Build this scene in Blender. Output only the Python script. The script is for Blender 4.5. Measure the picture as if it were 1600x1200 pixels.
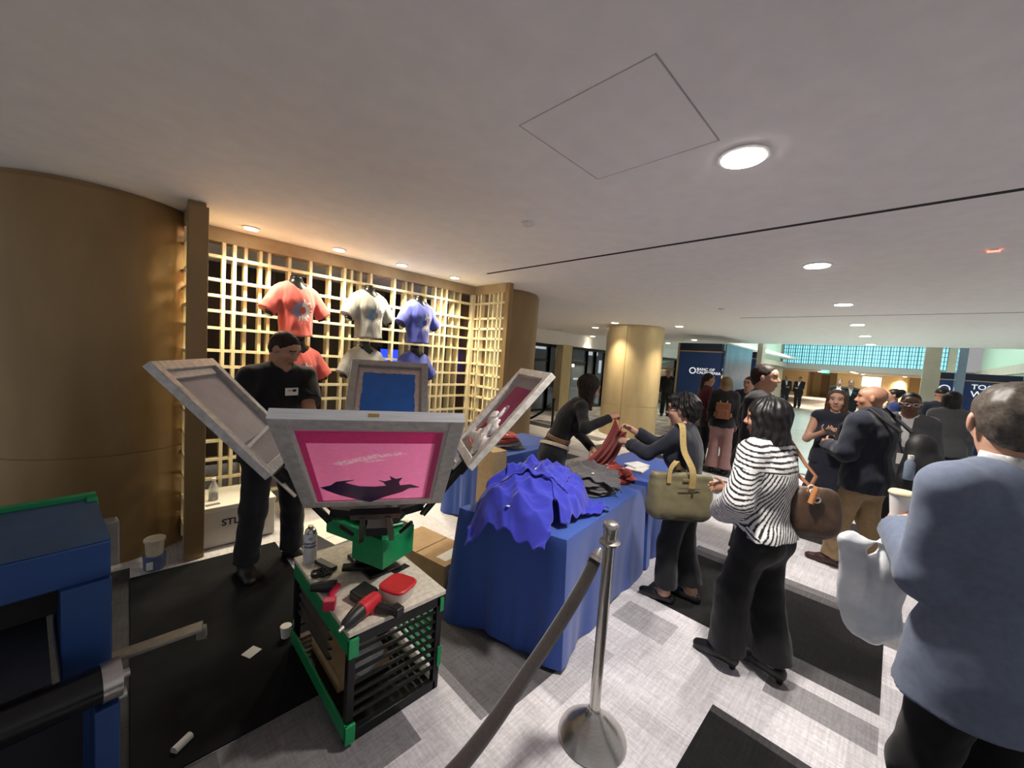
import bpy, bmesh, math, random
import numpy as np
from mathutils import Vector, Matrix

random.seed(7)
SC = bpy.context.scene
COL = SC.collection
for o in list(bpy.data.objects):
    bpy.data.objects.remove(o)
PI = math.pi
H = 2.62            # ceiling height


def srgb(r, g, b):
    f = lambda c: (c / 255 / 12.92) if c / 255 <= .04045 else ((c / 255 + .055) / 1.055) ** 2.4
    return (f(r), f(g), f(b), 1)


# ------------------------------------------------------------------ camera, world, exposure
cam = bpy.data.cameras.new('camera')
cam.sensor_fit = 'HORIZONTAL'
cam.sensor_width = 36
cam.lens = 13.5
cam.clip_start = .05
cam.clip_end = 200
cam_o = bpy.data.objects.new('camera', cam)
COL.objects.link(cam_o)
RX = (0.70912, 0.00129, 0.70509)
RY = (-0.70154, -0.09892, 0.70573)
RZ = (0.07066, -0.99509, -0.06924)
cam_o.matrix_world = Matrix(((RX[0], -RX[1], -RX[2], 0), (RY[0], -RY[1], -RY[2], 0), (RZ[0], -RZ[1], -RZ[2], 1.68), (0, 0, 0, 1)))
SC.camera = cam_o

world = bpy.data.worlds.new('lobby_ambient')
SC.world = world
world.use_nodes = True
world.node_tree.nodes['Background'].inputs[0].default_value = (.58, .57, .58, 1)
world.node_tree.nodes['Background'].inputs[1].default_value = .28
SC.view_settings.view_transform = 'Standard'
SC.view_settings.look = 'None'
SC.view_settings.gamma = 1
SC.view_settings.use_curve_mapping = False
SC.view_settings.exposure = 1.1

# power of the ceiling lamps by zone: (watts, colour)
LAMP_MAIN = (112, (1, .93, .86))
LAMP_SCREEN = (62, (1, .88, .64))
LAMP_COLUMN = (90, (1, .84, .58))
LAMP_FAR = (260, (1, .86, .66))
LAMP_ATRIUM = (70, (.78, 1, .98))


# ------------------------------------------------------------------ materials
MATS = {}


def mat(name, col, rough=.6, metal=0., var=.12, scale=30., bump=0., emit=0., attr=None, alpha=1., trans=0., stretch=(1, 1, 1), spec=.5, sheen=0.):
    """procedural principled material: colour varied by noise, optional bump, optional colour attribute"""
    if name in MATS:
        return MATS[name]
    m = bpy.data.materials.new(name)
    m.use_nodes = True
    nt = m.node_tree
    b = nt.nodes['Principled BSDF']
    b.inputs['Roughness'].default_value = rough
    b.inputs['Metallic'].default_value = metal
    b.inputs['Specular IOR Level'].default_value = spec
    if sheen:
        b.inputs['Sheen Weight'].default_value = sheen
    tc = nt.nodes.new('ShaderNodeTexCoord')
    mp = nt.nodes.new('ShaderNodeMapping')
    mp.inputs['Scale'].default_value = stretch
    nz = nt.nodes.new('ShaderNodeTexNoise')
    nz.inputs['Scale'].default_value = scale
    nz.inputs['Detail'].default_value = 4
    nt.links.new(tc.outputs['Object'], mp.inputs['Vector'])
    nt.links.new(mp.outputs['Vector'], nz.inputs['Vector'])
    mr = nt.nodes.new('ShaderNodeMapRange')
    mr.inputs['From Min'].default_value = .3
    mr.inputs['From Max'].default_value = .7
    mr.inputs['To Min'].default_value = 1 - var
    mr.inputs['To Max'].default_value = 1 + var
    nt.links.new(nz.outputs['Fac'], mr.inputs['Value'])
    mx = nt.nodes.new('ShaderNodeMix')
    mx.data_type = 'RGBA'
    mx.blend_type = 'MULTIPLY'
    mx.inputs['Factor'].default_value = 1
    if attr:
        at = nt.nodes.new('ShaderNodeAttribute')
        at.attribute_name = attr
        nt.links.new(at.outputs['Color'], mx.inputs['A'])
    else:
        mx.inputs['A'].default_value = (*col[:3], 1)
    nt.links.new(mr.outputs['Result'], mx.inputs['B'])
    nt.links.new(mx.outputs['Result'], b.inputs['Base Color'])
    if bump:
        bp = nt.nodes.new('ShaderNodeBump')
        bp.inputs['Strength'].default_value = bump
        bp.inputs['Distance'].default_value = .01
        nt.links.new(nz.outputs['Fac'], bp.inputs['Height'])
        nt.links.new(bp.outputs['Normal'], b.inputs['Normal'])
    if emit:
        b.inputs['Emission Color'].default_value = (*col[:3], 1)
        b.inputs['Emission Strength'].default_value = emit
    if trans:
        b.inputs['Transmission Weight'].default_value = trans
    if alpha < 1:
        b.inputs['Alpha'].default_value = alpha
    MATS[name] = m
    return m


def add_translucent(m, fac):
    """let light through from behind, as through a stretched screen mesh"""
    nt = m.node_tree
    b = nt.nodes['Principled BSDF']
    tr = nt.nodes.new('ShaderNodeBsdfTranslucent')
    ms = nt.nodes.new('ShaderNodeMixShader')
    ms.inputs[0].default_value = fac
    src = b.inputs['Base Color'].links[0].from_socket
    nt.links.new(src, tr.inputs['Color'])
    nt.links.new(b.outputs[0], ms.inputs[1])
    nt.links.new(tr.outputs[0], ms.inputs[2])
    out = [n for n in nt.nodes if n.type == 'OUTPUT_MATERIAL'][0]
    nt.links.new(ms.outputs[0], out.inputs['Surface'])
    return m


# ------------------------------------------------------------------ object helpers
def link(name, me, m=None, parent=None):
    o = bpy.data.objects.new(name, me)
    COL.objects.link(o)
    if m is not None:
        if isinstance(m, (list, tuple)):
            for k in m:
                me.materials.append(k)
        else:
            me.materials.append(m)
    if parent is not None:
        o.parent = parent
    return o


def tag(o, label, cat=None, group=None, kind=None):
    if label:
        o['label'] = label
    if cat:
        o['category'] = cat
    if group:
        o['group'] = group
    if kind:
        o['kind'] = kind
    return o


def empty(name, loc, rz=0., label=None, cat=None, group=None, kind=None):
    o = bpy.data.objects.new(name, None)
    o.empty_display_size = .1
    COL.objects.link(o)
    o.location = loc
    o.rotation_euler = (0, 0, rz)
    return tag(o, label, cat, group, kind)


def copy_tree(o, parent=None):
    c = o.copy()
    COL.objects.link(c)
    if parent is not None:
        c.parent = parent
    for ch in list(o.children):
        copy_tree(ch, c)
    return c


class MB:
    """collects solid shapes and links them as one mesh object"""

    def __init__(s):
        s.v, s.f, s.mi, s.cur = [], [], [], 0

    def add(s, vs, fs):
        n = len(s.v)
        s.v += [tuple(map(float, p)) for p in vs]
        s.f += [tuple(i + n for i in f) for f in fs]
        s.mi += [s.cur] * len(fs)
        return s

    def box(s, x0, y0, z0, x1, y1, z1):
        vs = [(x, y, z) for z in (z0, z1) for y in (y0, y1) for x in (x0, x1)]
        return s.add(vs, [(0, 2, 3, 1), (4, 5, 7, 6), (0, 1, 5, 4), (2, 6, 7, 3), (0, 4, 6, 2), (1, 3, 7, 5)])

    def obox(s, c, ax, ay, az):
        """box from centre and three half-axis vectors"""
        c, ax, ay, az = map(lambda q: np.array(q, float), (c, ax, ay, az))
        vs = [c + i * ax + j * ay + k * az for k in (-1, 1) for j in (-1, 1) for i in (-1, 1)]
        return s.add(vs, [(0, 2, 3, 1), (4, 5, 7, 6), (0, 1, 5, 4), (2, 6, 7, 3), (0, 4, 6, 2), (1, 3, 7, 5)])

    def beam(s, a, b, w, h, up=(0, 0, 1)):
        a, b, up = np.array(a, float), np.array(b, float), np.array(up, float)
        d = b - a
        L = np.linalg.norm(d)
        d = d / L
        sd = np.cross(d, up)
        sd /= np.linalg.norm(sd) + 1e-9
        u = np.cross(sd, d)
        return s.obox((a + b) / 2, d * L / 2, sd * w / 2, u * h / 2)

    def tube(s, pts, r, n=12, cap=True, flat=None):
        pts = [np.array(p, float) for p in pts]
        R = r if isinstance(r, (list, tuple)) else [r] * len(pts)
        rings = []
        prev = None
        for i, p in enumerate(pts):
            d = pts[min(i + 1, len(pts) - 1)] - pts[max(i - 1, 0)]
            d = d / (np.linalg.norm(d) + 1e-12)
            if prev is None:
                a = np.array((0, 0, 1.)) if abs(d[2]) < .9 else np.array((1., 0, 0))
            else:
                a = prev
            a = a - d * (a @ d)
            a /= np.linalg.norm(a)
            prev = a
            b = np.cross(d, a)
            fa = flat if flat else 1
            rings.append([p + R[i] * (a * fa * math.cos(2 * PI * k / n) + b * math.sin(2 * PI * k / n)) for k in range(n)])
        vs = [q for rg in rings for q in rg]
        fs = []
        for i in range(len(pts) - 1):
            for k in range(n):
                k2 = (k + 1) % n
                fs.append((i * n + k, i * n + k2, (i + 1) * n + k2, (i + 1) * n + k))
        if cap:
            fs.append(tuple(reversed(range(n))))
            fs.append(tuple((len(pts) - 1) * n + k for k in range(n)))
        return s.add(vs, fs)

    def lathe(s, prof, c=(0, 0, 0), n=32):
        """prof: list of (r, z) from bottom to top"""
        vs, fs = [], []
        for r, z in prof:
            for k in range(n):
                a = 2 * PI * k / n
                vs.append((c[0] + r * math.cos(a), c[1] + r * math.sin(a), c[2] + z))
        for i in range(len(prof) - 1):
            for k in range(n):
                k2 = (k + 1) % n
                fs.append((i * n + k, i * n + k2, (i + 1) * n + k2, (i + 1) * n + k))
        fs.append(tuple(reversed(range(n))))
        fs.append(tuple((len(prof) - 1) * n + k for k in range(n)))
        return s.add(vs, fs)

    def ribbon(s, pts, wd, w, t):
        """flat strap through pts; wd = width direction (one or one per point)"""
        pts = [np.array(p, float) for p in pts]
        fine, wds = [], []
        W = [np.array(q, float) for q in (wd if isinstance(wd, list) else [wd] * len(pts))]
        E = [2 * pts[0] - pts[1]] + pts + [2 * pts[-1] - pts[-2]]
        for i in range(1, len(E) - 2):
            for f in np.linspace(0, 1, 8, endpoint=False):
                a, b, c, d = E[i - 1:i + 3]
                fine.append(.5 * (2 * b + (c - a) * f + (2 * a - 5 * b + 4 * c - d) * f * f + (-a + 3 * b - 3 * c + d) * f ** 3))
                wds.append(W[i - 1] * (1 - f) + W[i] * f)
        fine.append(pts[-1])
        wds.append(W[-1])
        vs, fs = [], []
        for i, p in enumerate(fine):
            d = fine[min(i + 1, len(fine) - 1)] - fine[max(i - 1, 0)]
            d /= np.linalg.norm(d) + 1e-9
            q = wds[i] - d * (wds[i] @ d)
            q /= np.linalg.norm(q) + 1e-9
            n = np.cross(d, q)
            vs += [p + q * w / 2 + n * t / 2, p - q * w / 2 + n * t / 2, p - q * w / 2 - n * t / 2, p + q * w / 2 - n * t / 2]
        for i in range(len(fine) - 1):
            for k in range(4):
                fs.append((4 * i + k, 4 * i + (k + 1) % 4, 4 * i + 4 + (k + 1) % 4, 4 * i + 4 + k))
        fs += [(3, 2, 1, 0), tuple(4 * (len(fine) - 1) + k for k in range(4))]
        return s.add(vs, fs)

    def prism(s, poly, o, u, v, w):
        """extrude a 2-D polygon: origin o, in-plane axes u v, extrusion vector w"""
        o, u, v, w = map(lambda q: np.array(q, float), (o, u, v, w))
        n = len(poly)
        vs = [o + a * u + b * v for a, b in poly] + [o + a * u + b * v + w for a, b in poly]
        fs = [tuple(reversed(range(n))), tuple(range(n, 2 * n))]
        fs += [(k, (k + 1) % n, (k + 1) % n + n, k + n) for k in range(n)]
        return s.add(vs, fs)

    def grid(s, P):
        """P[i][j] points -> sheet"""
        ni, nj = len(P), len(P[0])
        vs = [p for row in P for p in row]
        fs = [(i * nj + j, i * nj + j + 1, (i + 1) * nj + j + 1, (i + 1) * nj + j) for i in range(ni - 1) for j in range(nj - 1)]
        return s.add(vs, fs)

    def build(s, name, m, parent=None, bevel=0., smooth=True, solid=0., fix=True):
        me = bpy.data.meshes.new(name)
        me.from_pydata(s.v, [], s.f)
        if isinstance(m, (list, tuple)):
            me.polygons.foreach_set('material_index', s.mi)
        if fix:
            bm = bmesh.new()
            bm.from_mesh(me)
            bmesh.ops.recalc_face_normals(bm, faces=bm.faces)
            bm.to_mesh(me)
            bm.free()
        if smooth:
            me.polygons.foreach_set('use_smooth', [True] * len(me.polygons))
            me.set_sharp_from_angle(angle=math.radians(38))
        me.update()
        o = link(name, me, m, parent)
        if solid:
            md = o.modifiers.new('s', 'SOLIDIFY')
            md.thickness = solid
            md.offset = 0
        if bevel:
            md = o.modifiers.new('b', 'BEVEL')
            md.width = bevel
            md.segments = 2
            md.limit_method = 'ANGLE'
        return o


def text_obj(name, body, size, m, loc, ux, uz, parent=None, depth=.004, align='LEFT', font_space=1., shear=0., offset=0.):
    """letters as a mesh: ux = reading direction, uz = up direction"""
    cu = bpy.data.curves.new(name, 'FONT')
    cu.body = body
    cu.size = size
    cu.extrude = depth
    cu.align_x = align
    cu.space_character = font_space
    cu.shear = shear
    cu.offset = offset
    cu.resolution_u = 3
    tmp = bpy.data.objects.new('tmp', cu)
    COL.objects.link(tmp)
    bpy.context.view_layer.update()
    me = bpy.data.meshes.new_from_object(tmp.evaluated_get(bpy.context.evaluated_depsgraph_get()))
    bpy.data.objects.remove(tmp)
    bpy.data.curves.remove(cu)
    ux, uz = Vector(ux).normalized(), Vector(uz).normalized()
    n = ux.cross(uz)
    M = Matrix(((ux.x, uz.x, n.x, loc[0]), (ux.y, uz.y, n.y, loc[1]), (ux.z, uz.z, n.z, loc[2]), (0, 0, 0, 1)))
    me.transform(M)
    me.materials.clear()
    me.name = name
    return link(name, me, m, parent)


# ------------------------------------------------------------------ signed-distance bodies
def arr(*p):
    return np.array(p, float)


def nz3(P, f, seed=0.):
    """cheap smooth noise of points P (n,3) at frequency f"""
    x, y, z = P[:, 0] * f, P[:, 1] * f, P[:, 2] * f
    return (np.sin(x + 1.7 * np.sin(y * .9 + seed) + seed) * np.cos(y * 1.1 + 1.3 * np.sin(z * .8 + seed * 2))
            + np.sin(z * 1.2 + 1.5 * np.cos(x * .7 + seed * 3))) * .5


class SDF:
    def __init__(s, res):
        s.res, s.ops = res, []

    def rc(s, a, b, ra, rb, k=.02, sq=None, cap=None, op='add'):
        """round cone a->b; sq=(direction, factor) flattens; cap 'a','b','ab' = flat ends"""
        s.ops.append((op, 'rc', arr(*a), arr(*b), ra, rb, k, sq, cap))
        return s

    def el(s, c, r, axes=None, k=.02, op='add'):
        s.ops.append((op, 'el', arr(*c), arr(*r), axes, k))
        return s

    def clip(s, p, n, near=None):
        s.ops.append(('clip', arr(*p), arr(*n) / np.linalg.norm(n), near))
        return s

    def run(s, noise=None, lo=None, hi=None):
        r = s.res
        bl, bh = [], []
        for q in s.ops:
            if q[0] != 'add':
                continue
            if q[1] == 'rc':
                m = max(q[4], q[5])
                bl.append(np.minimum(q[2], q[3]) - m)
                bh.append(np.maximum(q[2], q[3]) + m)
            else:
                m = max(q[3])
                bl.append(q[2] - m)
                bh.append(q[2] + m)
        pad = 4 * r + .02
        lo = np.min(bl, 0) - pad
        hi = np.max(bh, 0) + pad
        n = np.ceil((hi - lo) / r).astype(int) + 1
        D = np.full(n, 9.0, np.float32)
        ax = [lo[i] + r * np.arange(n[i]) for i in range(3)]
        for q in s.ops:
            if q[0] == 'clip':
                _, p, nn, near = q
                sl = [slice(None)] * 3
                if near is not None:
                    for i in range(3):
                        i0 = max(0, int((near[0][i] - lo[i]) / r))
                        i1 = min(n[i], int((near[1][i] - lo[i]) / r) + 1)
                        sl[i] = slice(i0, i1)
                sl = tuple(sl)
                X = ax[0][sl[0]][:, None, None]
                Y = ax[1][sl[1]][None, :, None]
                Z = ax[2][sl[2]][None, None, :]
                D[sl] = np.maximum(D[sl], (X - p[0]) * nn[0] + (Y - p[1]) * nn[1] + (Z - p[2]) * nn[2])
                continue
            op, kind = q[0], q[1]
            k = q[6] if kind == 'rc' else q[5]
            mg = (k + 3 * r) if op == 'add' else (k + r)
            if kind == 'rc':
                m = max(q[4], q[5]) + mg
                b0, b1 = np.minimum(q[2], q[3]) - m, np.maximum(q[2], q[3]) + m
            else:
                m = max(q[3]) + mg
                b0, b1 = q[2] - m, q[2] + m
            i0 = np.maximum(0, np.floor((b0 - lo) / r).astype(int))
            i1 = np.minimum(n, np.ceil((b1 - lo) / r).astype(int) + 1)
            if np.any(i1 <= i0):
                continue
            sl = tuple(slice(i0[i], i1[i]) for i in range(3))
            X = ax[0][sl[0]][:, None, None].astype(np.float32)
            Y = ax[1][sl[1]][None, :, None].astype(np.float32)
            Z = ax[2][sl[2]][None, None, :].astype(np.float32)
            if kind == 'rc':
                a, b, ra, rb, _, sq, cap = q[2:]
                vx, vy, vz = X - a[0], Y - a[1], Z - a[2]
                ab = b - a
                sc = 1.
                if sq is not None:
                    sd, sf = np.array(sq[0], float), sq[1]
                    sd = sd / np.linalg.norm(sd)
                    g = (1 / sf - 1)
                    dt = (vx * sd[0] + vy * sd[1] + vz * sd[2]) * g
                    vx, vy, vz = vx + dt * sd[0], vy + dt * sd[1], vz + dt * sd[2]
                    ab = ab + g * (ab @ sd) * sd
                    sc = .5 + .5 * min(sf, 1 / sf)
                L2 = ab @ ab + 1e-12
                t0 = (vx * ab[0] + vy * ab[1] + vz * ab[2]) / L2
                t = np.clip(t0, 0, 1)
                dx, dy, dz = vx - t * ab[0], vy - t * ab[1], vz - t * ab[2]
                d = (np.sqrt(dx * dx + dy * dy + dz * dz) - (ra + (rb - ra) * t)) * sc
                if cap:
                    L = math.sqrt(L2)
                    if 'b' in cap:
                        d = np.maximum(d, (t0 - 1) * L)
                    if 'a' in cap:
                        d = np.maximum(d, -t0 * L)
            else:
                c, rr, axes, _ = q[2:]
                vx, vy, vz = X - c[0], Y - c[1], Z - c[2]
                if axes is not None:
                    A = np.array(axes, float)
                    wx = vx * A[0, 0] + vy * A[0, 1] + vz * A[0, 2]
                    wy = vx * A[1, 0] + vy * A[1, 1] + vz * A[1, 2]
                    wz = vx * A[2, 0] + vy * A[2, 1] + vz * A[2, 2]
                else:
                    wx, wy, wz = vx, vy, vz
                k0 = np.sqrt((wx / rr[0]) ** 2 + (wy / rr[1]) ** 2 + (wz / rr[2]) ** 2)
                k1 = np.sqrt((wx / rr[0] ** 2) ** 2 + (wy / rr[1] ** 2) ** 2 + (wz / rr[2] ** 2) ** 2)
                d = k0 * (k0 - 1) / (k1 + 1e-6)
            E = D[sl]
            if op == 'add':
                h = np.clip(.5 + .5 * (E - d) / k, 0, 1)
                D[sl] = E + (d - E) * h - k * h * (1 - h)
            else:
                h = np.clip(.5 - .5 * (E + d) / k, 0, 1)
                D[sl] = E + (-d - E) * h + k * h * (1 - h)
        if noise is not None:
            I = np.nonzero(np.abs(D) < .04)
            P = np.stack([ax[i][I[i]] for i in range(3)], 1)
            D[I] += noise(P).astype(np.float32)
        return s.nets(D, lo)

    def nets(s, D, lo):
        r = s.res
        S = D < 0
        for i in range(3):       # closed at the border
            sl = [slice(None)] * 3
            for e in (0, -1):
                sl[i] = e
                S[tuple(sl)] = False
        U = S.view(np.uint8)
        c = np.zeros(tuple(k - 1 for k in S.shape), np.uint8)
        offs = [(i, j, k) for i in (0, 1) for j in (0, 1) for k in (0, 1)]
        for i, j, k in offs:
            c += U[i:U.shape[0] - 1 + i, j:U.shape[1] - 1 + j, k:U.shape[2] - 1 + k]
        act = (c > 0) & (c < 8)
        I = np.argwhere(act)
        idx = np.full(c.shape, -1, np.int32)
        idx[act] = np.arange(len(I))
        pos = np.zeros((len(I), 3))
        cnt = np.zeros(len(I))
        for i in range(3):
            for a in (0, 1):
                for b in (0, 1):
                    o0 = [0, 0, 0]
                    o0[(i + 1) % 3], o0[(i + 2) % 3] = a, b
                    o1 = list(o0)
                    o1[i] = 1
                    d0 = D[I[:, 0] + o0[0], I[:, 1] + o0[1], I[:, 2] + o0[2]]
                    d1 = D[I[:, 0] + o1[0], I[:, 1] + o1[1], I[:, 2] + o1[2]]
                    m = (d0 < 0) != (d1 < 0)
                    t = np.where(m, d0 / np.where(m, d0 - d1, 1), 0)
                    p = np.tile(np.array(o0, float), (len(I), 1))
                    p[:, i] = t
                    pos[m] += p[m]
                    cnt += m
        V = lo + (I + pos / np.maximum(cnt, 1)[:, None]) * r
        Q = []
        for i in range(3):
            j, k = (i + 1) % 3, (i + 2) % 3
            A = np.moveaxis(S, (i, j, k), (0, 1, 2))
            X = np.moveaxis(idx, (i, j, k), (0, 1, 2))
            e = A[:-1, 1:-1, 1:-1] != A[1:, 1:-1, 1:-1]
            E = np.argwhere(e)
            if not len(E):
                continue
            x, y, z = E[:, 0], E[:, 1] + 1, E[:, 2] + 1
            q = np.stack([X[x, y - 1, z - 1], X[x, y, z - 1], X[x, y, z], X[x, y - 1, z]], 1)
            out = A[x, y, z]
            q[~out] = q[~out][:, ::-1]
            Q.append(q)
        return V, np.concatenate(Q)


def mesh_np(name, V, Q, m, parent=None, colors=None, smooth_iter=0):
    if smooth_iter:
        for _ in range(smooth_iter):
            acc = np.zeros_like(V)
            n = np.zeros(len(V))
            for a in range(4):
                for b in (1, 3):
                    np.add.at(acc, Q[:, a], V[Q[:, (a + b) % 4]])
                    np.add.at(n, Q[:, a], 1)
            V = V * .4 + .6 * acc / np.maximum(n, 1)[:, None]
    me = bpy.data.meshes.new(name)
    me.vertices.add(len(V))
    me.vertices.foreach_set('co', V.astype(np.float32).ravel())
    me.loops.add(len(Q) * 4)
    me.loops.foreach_set('vertex_index', Q.astype(np.int32).ravel())
    me.polygons.add(len(Q))
    me.polygons.foreach_set('loop_start', np.arange(0, len(Q) * 4, 4, dtype=np.int32))
    me.polygons.foreach_set('loop_total', np.full(len(Q), 4, np.int32))
    me.polygons.foreach_set('use_smooth', np.ones(len(Q), bool))
    me.update(calc_edges=True)
    me.validate()
    if colors is not None:
        at = me.color_attributes.new('Col', 'FLOAT_COLOR', 'POINT')
        at.data.foreach_set('color', np.concatenate([colors, np.ones((len(V), 1))], 1).astype(np.float32).ravel())
    return link(name, me, m, parent)

# ------------------------------------------------------------------ ceiling lamps
M_WHITE = mat('lamp_trim_white', (.75, .73, .7), .5)


def emat(name, col, s):
    return mat(name, col, .6, var=0., emit=s)


LG_MAIN = emat('lamp_glow_neutral', (1, .95, .88, 1), 14)
LG_WARM = emat('lamp_glow_warm', (1, .88, .66, 1), 12)


def downlight(x, y, z, lamp, glow, label, group, r=.085, angle=128, trim=True):
    t = empty('downlight', (x, y, z), 0, label, 'ceiling light', group)
    if trim:
        MB().lathe([(r, 0), (r + .018, 0), (r + .02, -.006), (r, -.010)][::1], n=28).build('trim_ring', M_WHITE, t)
    MB().lathe([(.0, -.004), (r, -.004), (r, -.012), (0.001, -.016)], n=28).build('lamp_lens', glow, t)
    if lamp:
        l = bpy.data.lights.new('lamp', 'SPOT')
        l.energy = lamp[0]
        l.color = lamp[1]
        l.spot_size = math.radians(angle)
        l.spot_blend = .9
        l.shadow_soft_size = .085
        lo = bpy.data.objects.new('lamp_beam', l)
        COL.objects.link(lo)
        lo.parent = t
        lo.location = (0, 0, -.035)
    return t


row_words = ['largest and nearest bright ceiling downlight beside the square access panel', 'second downlight of the row running to the lit glass front, past the dark ceiling slot',
             'third downlight of the row, just before the thin far ceiling slot', 'fourth downlight of the row, just past the thin far ceiling slot',
             'fifth downlight of the row, near the ceiling edge', 'last downlight of the row, right over the glowing blue-green glass']
for x, w in zip((1.89, 4.04, 6.23, 8.5, 10.62, 12.9), row_words):
    downlight(x, .57, H, LAMP_MAIN, LG_MAIN, w, 'downlights in the main row')
for x, y, wl in ((6.5, -3.4, 'nearer'), (10, -3.4, 'further')):  # unseen extra lamps, added to light the scene from the right
    downlight(x, y, H, LAMP_MAIN, LG_MAIN, wl + ' added lamp over the hall to the right, out of view', 'added lamps over the right side')
for x, w in zip((.73, 1.46, 2.14, 2.86), ('warm downlight at the left end of the lattice, by the bronze pilaster', 'warm downlight in front of the lattice between the coral and grey shirts',
                                        'warm downlight in front of the lattice over the blue shirt', 'warm downlight in front of the lattice at its right corner')):
    downlight(x, 4.0, H, LAMP_SCREEN, LG_WARM, w, 'downlights along the lattice', r=.05)
for x, y, w in ((7.75, 4.62, 'downlight at the front left of the round gold column'), (8.7, 5.75, 'downlight hard by the left edge of the round gold column'),
                (8.55, 3.5, 'downlight to the right of the round gold column'), (9.06, 8.0, 'far downlight at the edge of the big curved bronze column'),
                (11.53, 7.7, 'far downlight over the gold pillar in the window front'), (14.2, 6.17, 'far downlight between the round column and the blue sign'),
                (12.43, 4.58, 'downlight right above the blue sign panel')):
    downlight(x, y, H, LAMP_COLUMN, LG_WARM, w, 'downlights around the round column', r=.075, angle=100)

# ------------------------------------------------------------------ the setting
M_CEIL = mat('ceiling_paint', (.92, .89, .87), .8, var=.03, scale=8)
M_BLACK = mat('black_recess', (.006, .006, .006), .8)


def struct(o, label=None):
    o['kind'] = 'structure'
    if label:
        o['label'] = label
    return o


b = MB()
b.box(-2.3, -5, H, 13.5, 14, H + .12)
b.box(13.5, 3.95, H, 27, 14, H + .12)
struct(b.build('ceiling', M_CEIL, smooth=False), 'smooth off-white lobby ceiling')
struct(MB().box(2.905, -4.9, H - .002, 2.94, 3.46, H + .01).build('trim_1', M_BLACK, smooth=False), 'long black slot in the ceiling')
struct(MB().box(7.35, -1.0, H - .002, 7.38, 2.0, H + .01).build('trim_2', mat('dark_slot', (.16, .145, .135), .8), smooth=False), 'thin dark slot further off in the ceiling')
struct(MB().box(9.2, 7.2, H - .002, 9.24, 8.1, H + .01).build('trim_3', MATS['dark_slot'], smooth=False), 'short thin slot in the far ceiling')
b = MB()
for x0, y0, x1, y1, w in ((1.12, .61, 1.70, .61, .0022), (1.12, 1.185, 1.70, 1.185, .0012), (1.12, .61, 1.12, 1.185, .0010), (1.70, .61, 1.70, 1.185, .0009)):
    b.box(x0 - w, y0 - w, H - .0015, x1 + w, y1 + w, H + .004)
t = empty('access_panel', (1.41, .9, H), 0, 'square flush access panel outlined in the ceiling beside the brightest downlight', 'access panel')
o = b.build('gap', mat('panel_gap', (.42, .39, .37), .8), t, smooth=False)
o.location = (-1.41, -.9, -H)
o = MB().box(1.125, .615, H - .0012, 1.697, 1.18, H + .004).build('panel', M_CEIL, t, smooth=False)
o.location = (-1.41, -.9, -H)
for (x, y, w) in ((1.96, 1.92, 'small round white sensor on the ceiling in front of the lattice'), (6.22, 1.95, 'tiny dark round sensor on the far ceiling')):
    tag(MB().lathe([(.045, 0), (.045, -.012), (.03, -.022), (.001, -.024)], (x, y, H)).build('ceiling_sensor', M_WHITE), w, 'sensor')
t = empty('indicator_light', (4.09, -.36, H), 0, 'small red glowing indicator set in the ceiling at the right', 'indicator light')
MB().lathe([(.025, 0), (.025, -.006), (.001, -.007)]).build('mount', M_WHITE, t)
MB().box(-.012, -.028, -.011, .012, .028, -.004).build('lens', emat('red_glow', (1, .08, .05, 1), 4), t)

# carpet: square tiles with a woven look, colour per patch
NX0, NX1, NY0, NY1, ST = -2.2, 9.0, -2.5, 9.0, .05
nx, ny = int(round((NX1 - NX0) / ST)), int(round((NY1 - NY0) / ST))
gx, gy = np.meshgrid(NX0 + ST * np.arange(nx + 1), NY0 + ST * np.arange(ny + 1), indexing='ij')
V = np.stack([gx.ravel(), gy.ravel(), np.zeros(gx.size)], 1)
ii, jj = np.meshgrid(np.arange(nx), np.arange(ny), indexing='ij')
q0 = (ii * (ny + 1) + jj).ravel()
Q = np.stack([q0, q0 + ny + 1, q0 + ny + 2, q0 + 1], 1)
cx, cy = (gx[:-1, :-1] + ST / 2).ravel(), (gy[:-1, :-1] + ST / 2).ravel()
rng = np.random.RandomState(3)
base = np.full(len(Q), .56)
bi, bj = np.floor(cx / .5).astype(int), np.floor(cy / .5).astype(int)
var = rng.rand(80, 80)
base *= .82 + .36 * var[bi % 80, bj % 80]
# finer planks inside every tile
odd = (bi + bj) % 2 == 0
pl = np.where(odd, np.floor(cx / .1), np.floor(cy / .1)).astype(int)
base *= .93 + .14 * rng.rand(200, 80)[(pl + 7 * bi + 13 * bj) % 200, (bi * 3 + bj) % 80]


def rect(x0, x1, y0, y1, c, j=.12):
    m = (cx > x0) & (cx < x1) & (cy > y0) & (cy < y1)
    base[m] = c * (1 - j / 2 + j * rng.rand(m.sum()))


for k in range(46):       # scattered dark planks in the far carpet
    x0, y0 = 5.0 + 4 * rng.rand(), -3 + 11 * rng.rand()
    if rng.rand() < .5:
        rect(x0, x0 + .3 + .2 * rng.rand(), y0, y0 + .9 * rng.rand() + .3, .05 + .12 * rng.rand())
    else:
        rect(x0, x0 + .8, y0, y0 + .3, .05 + .12 * rng.rand())
rect(-3, -.0, .3, 3.7, .05)
rect(0, .25, .8, 1.8, .11)
rect(.25, .9, 1.3, 1.8, .17)
rect(1.2, 1.5, 1.15, 1.95, .115)
rect(1.5, 1.75, 1.15, 2.6, .09)
rect(1.15, 1.2, 1.2, 1.9, .22)
rect(2.3, 2.55, .85, 1.2, .36)
rect(3.45, 3.9, -1.2, 1.2, .17)
rect(2.70, 3.72, -.12, 1.2, .018)
rect(2.70, 2.85, -.12, .45, .10)
rect(3.68, 3.80, -.12, 1.2, .10)
rect(2.40, 2.62, -.1, .35, .26)
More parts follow.
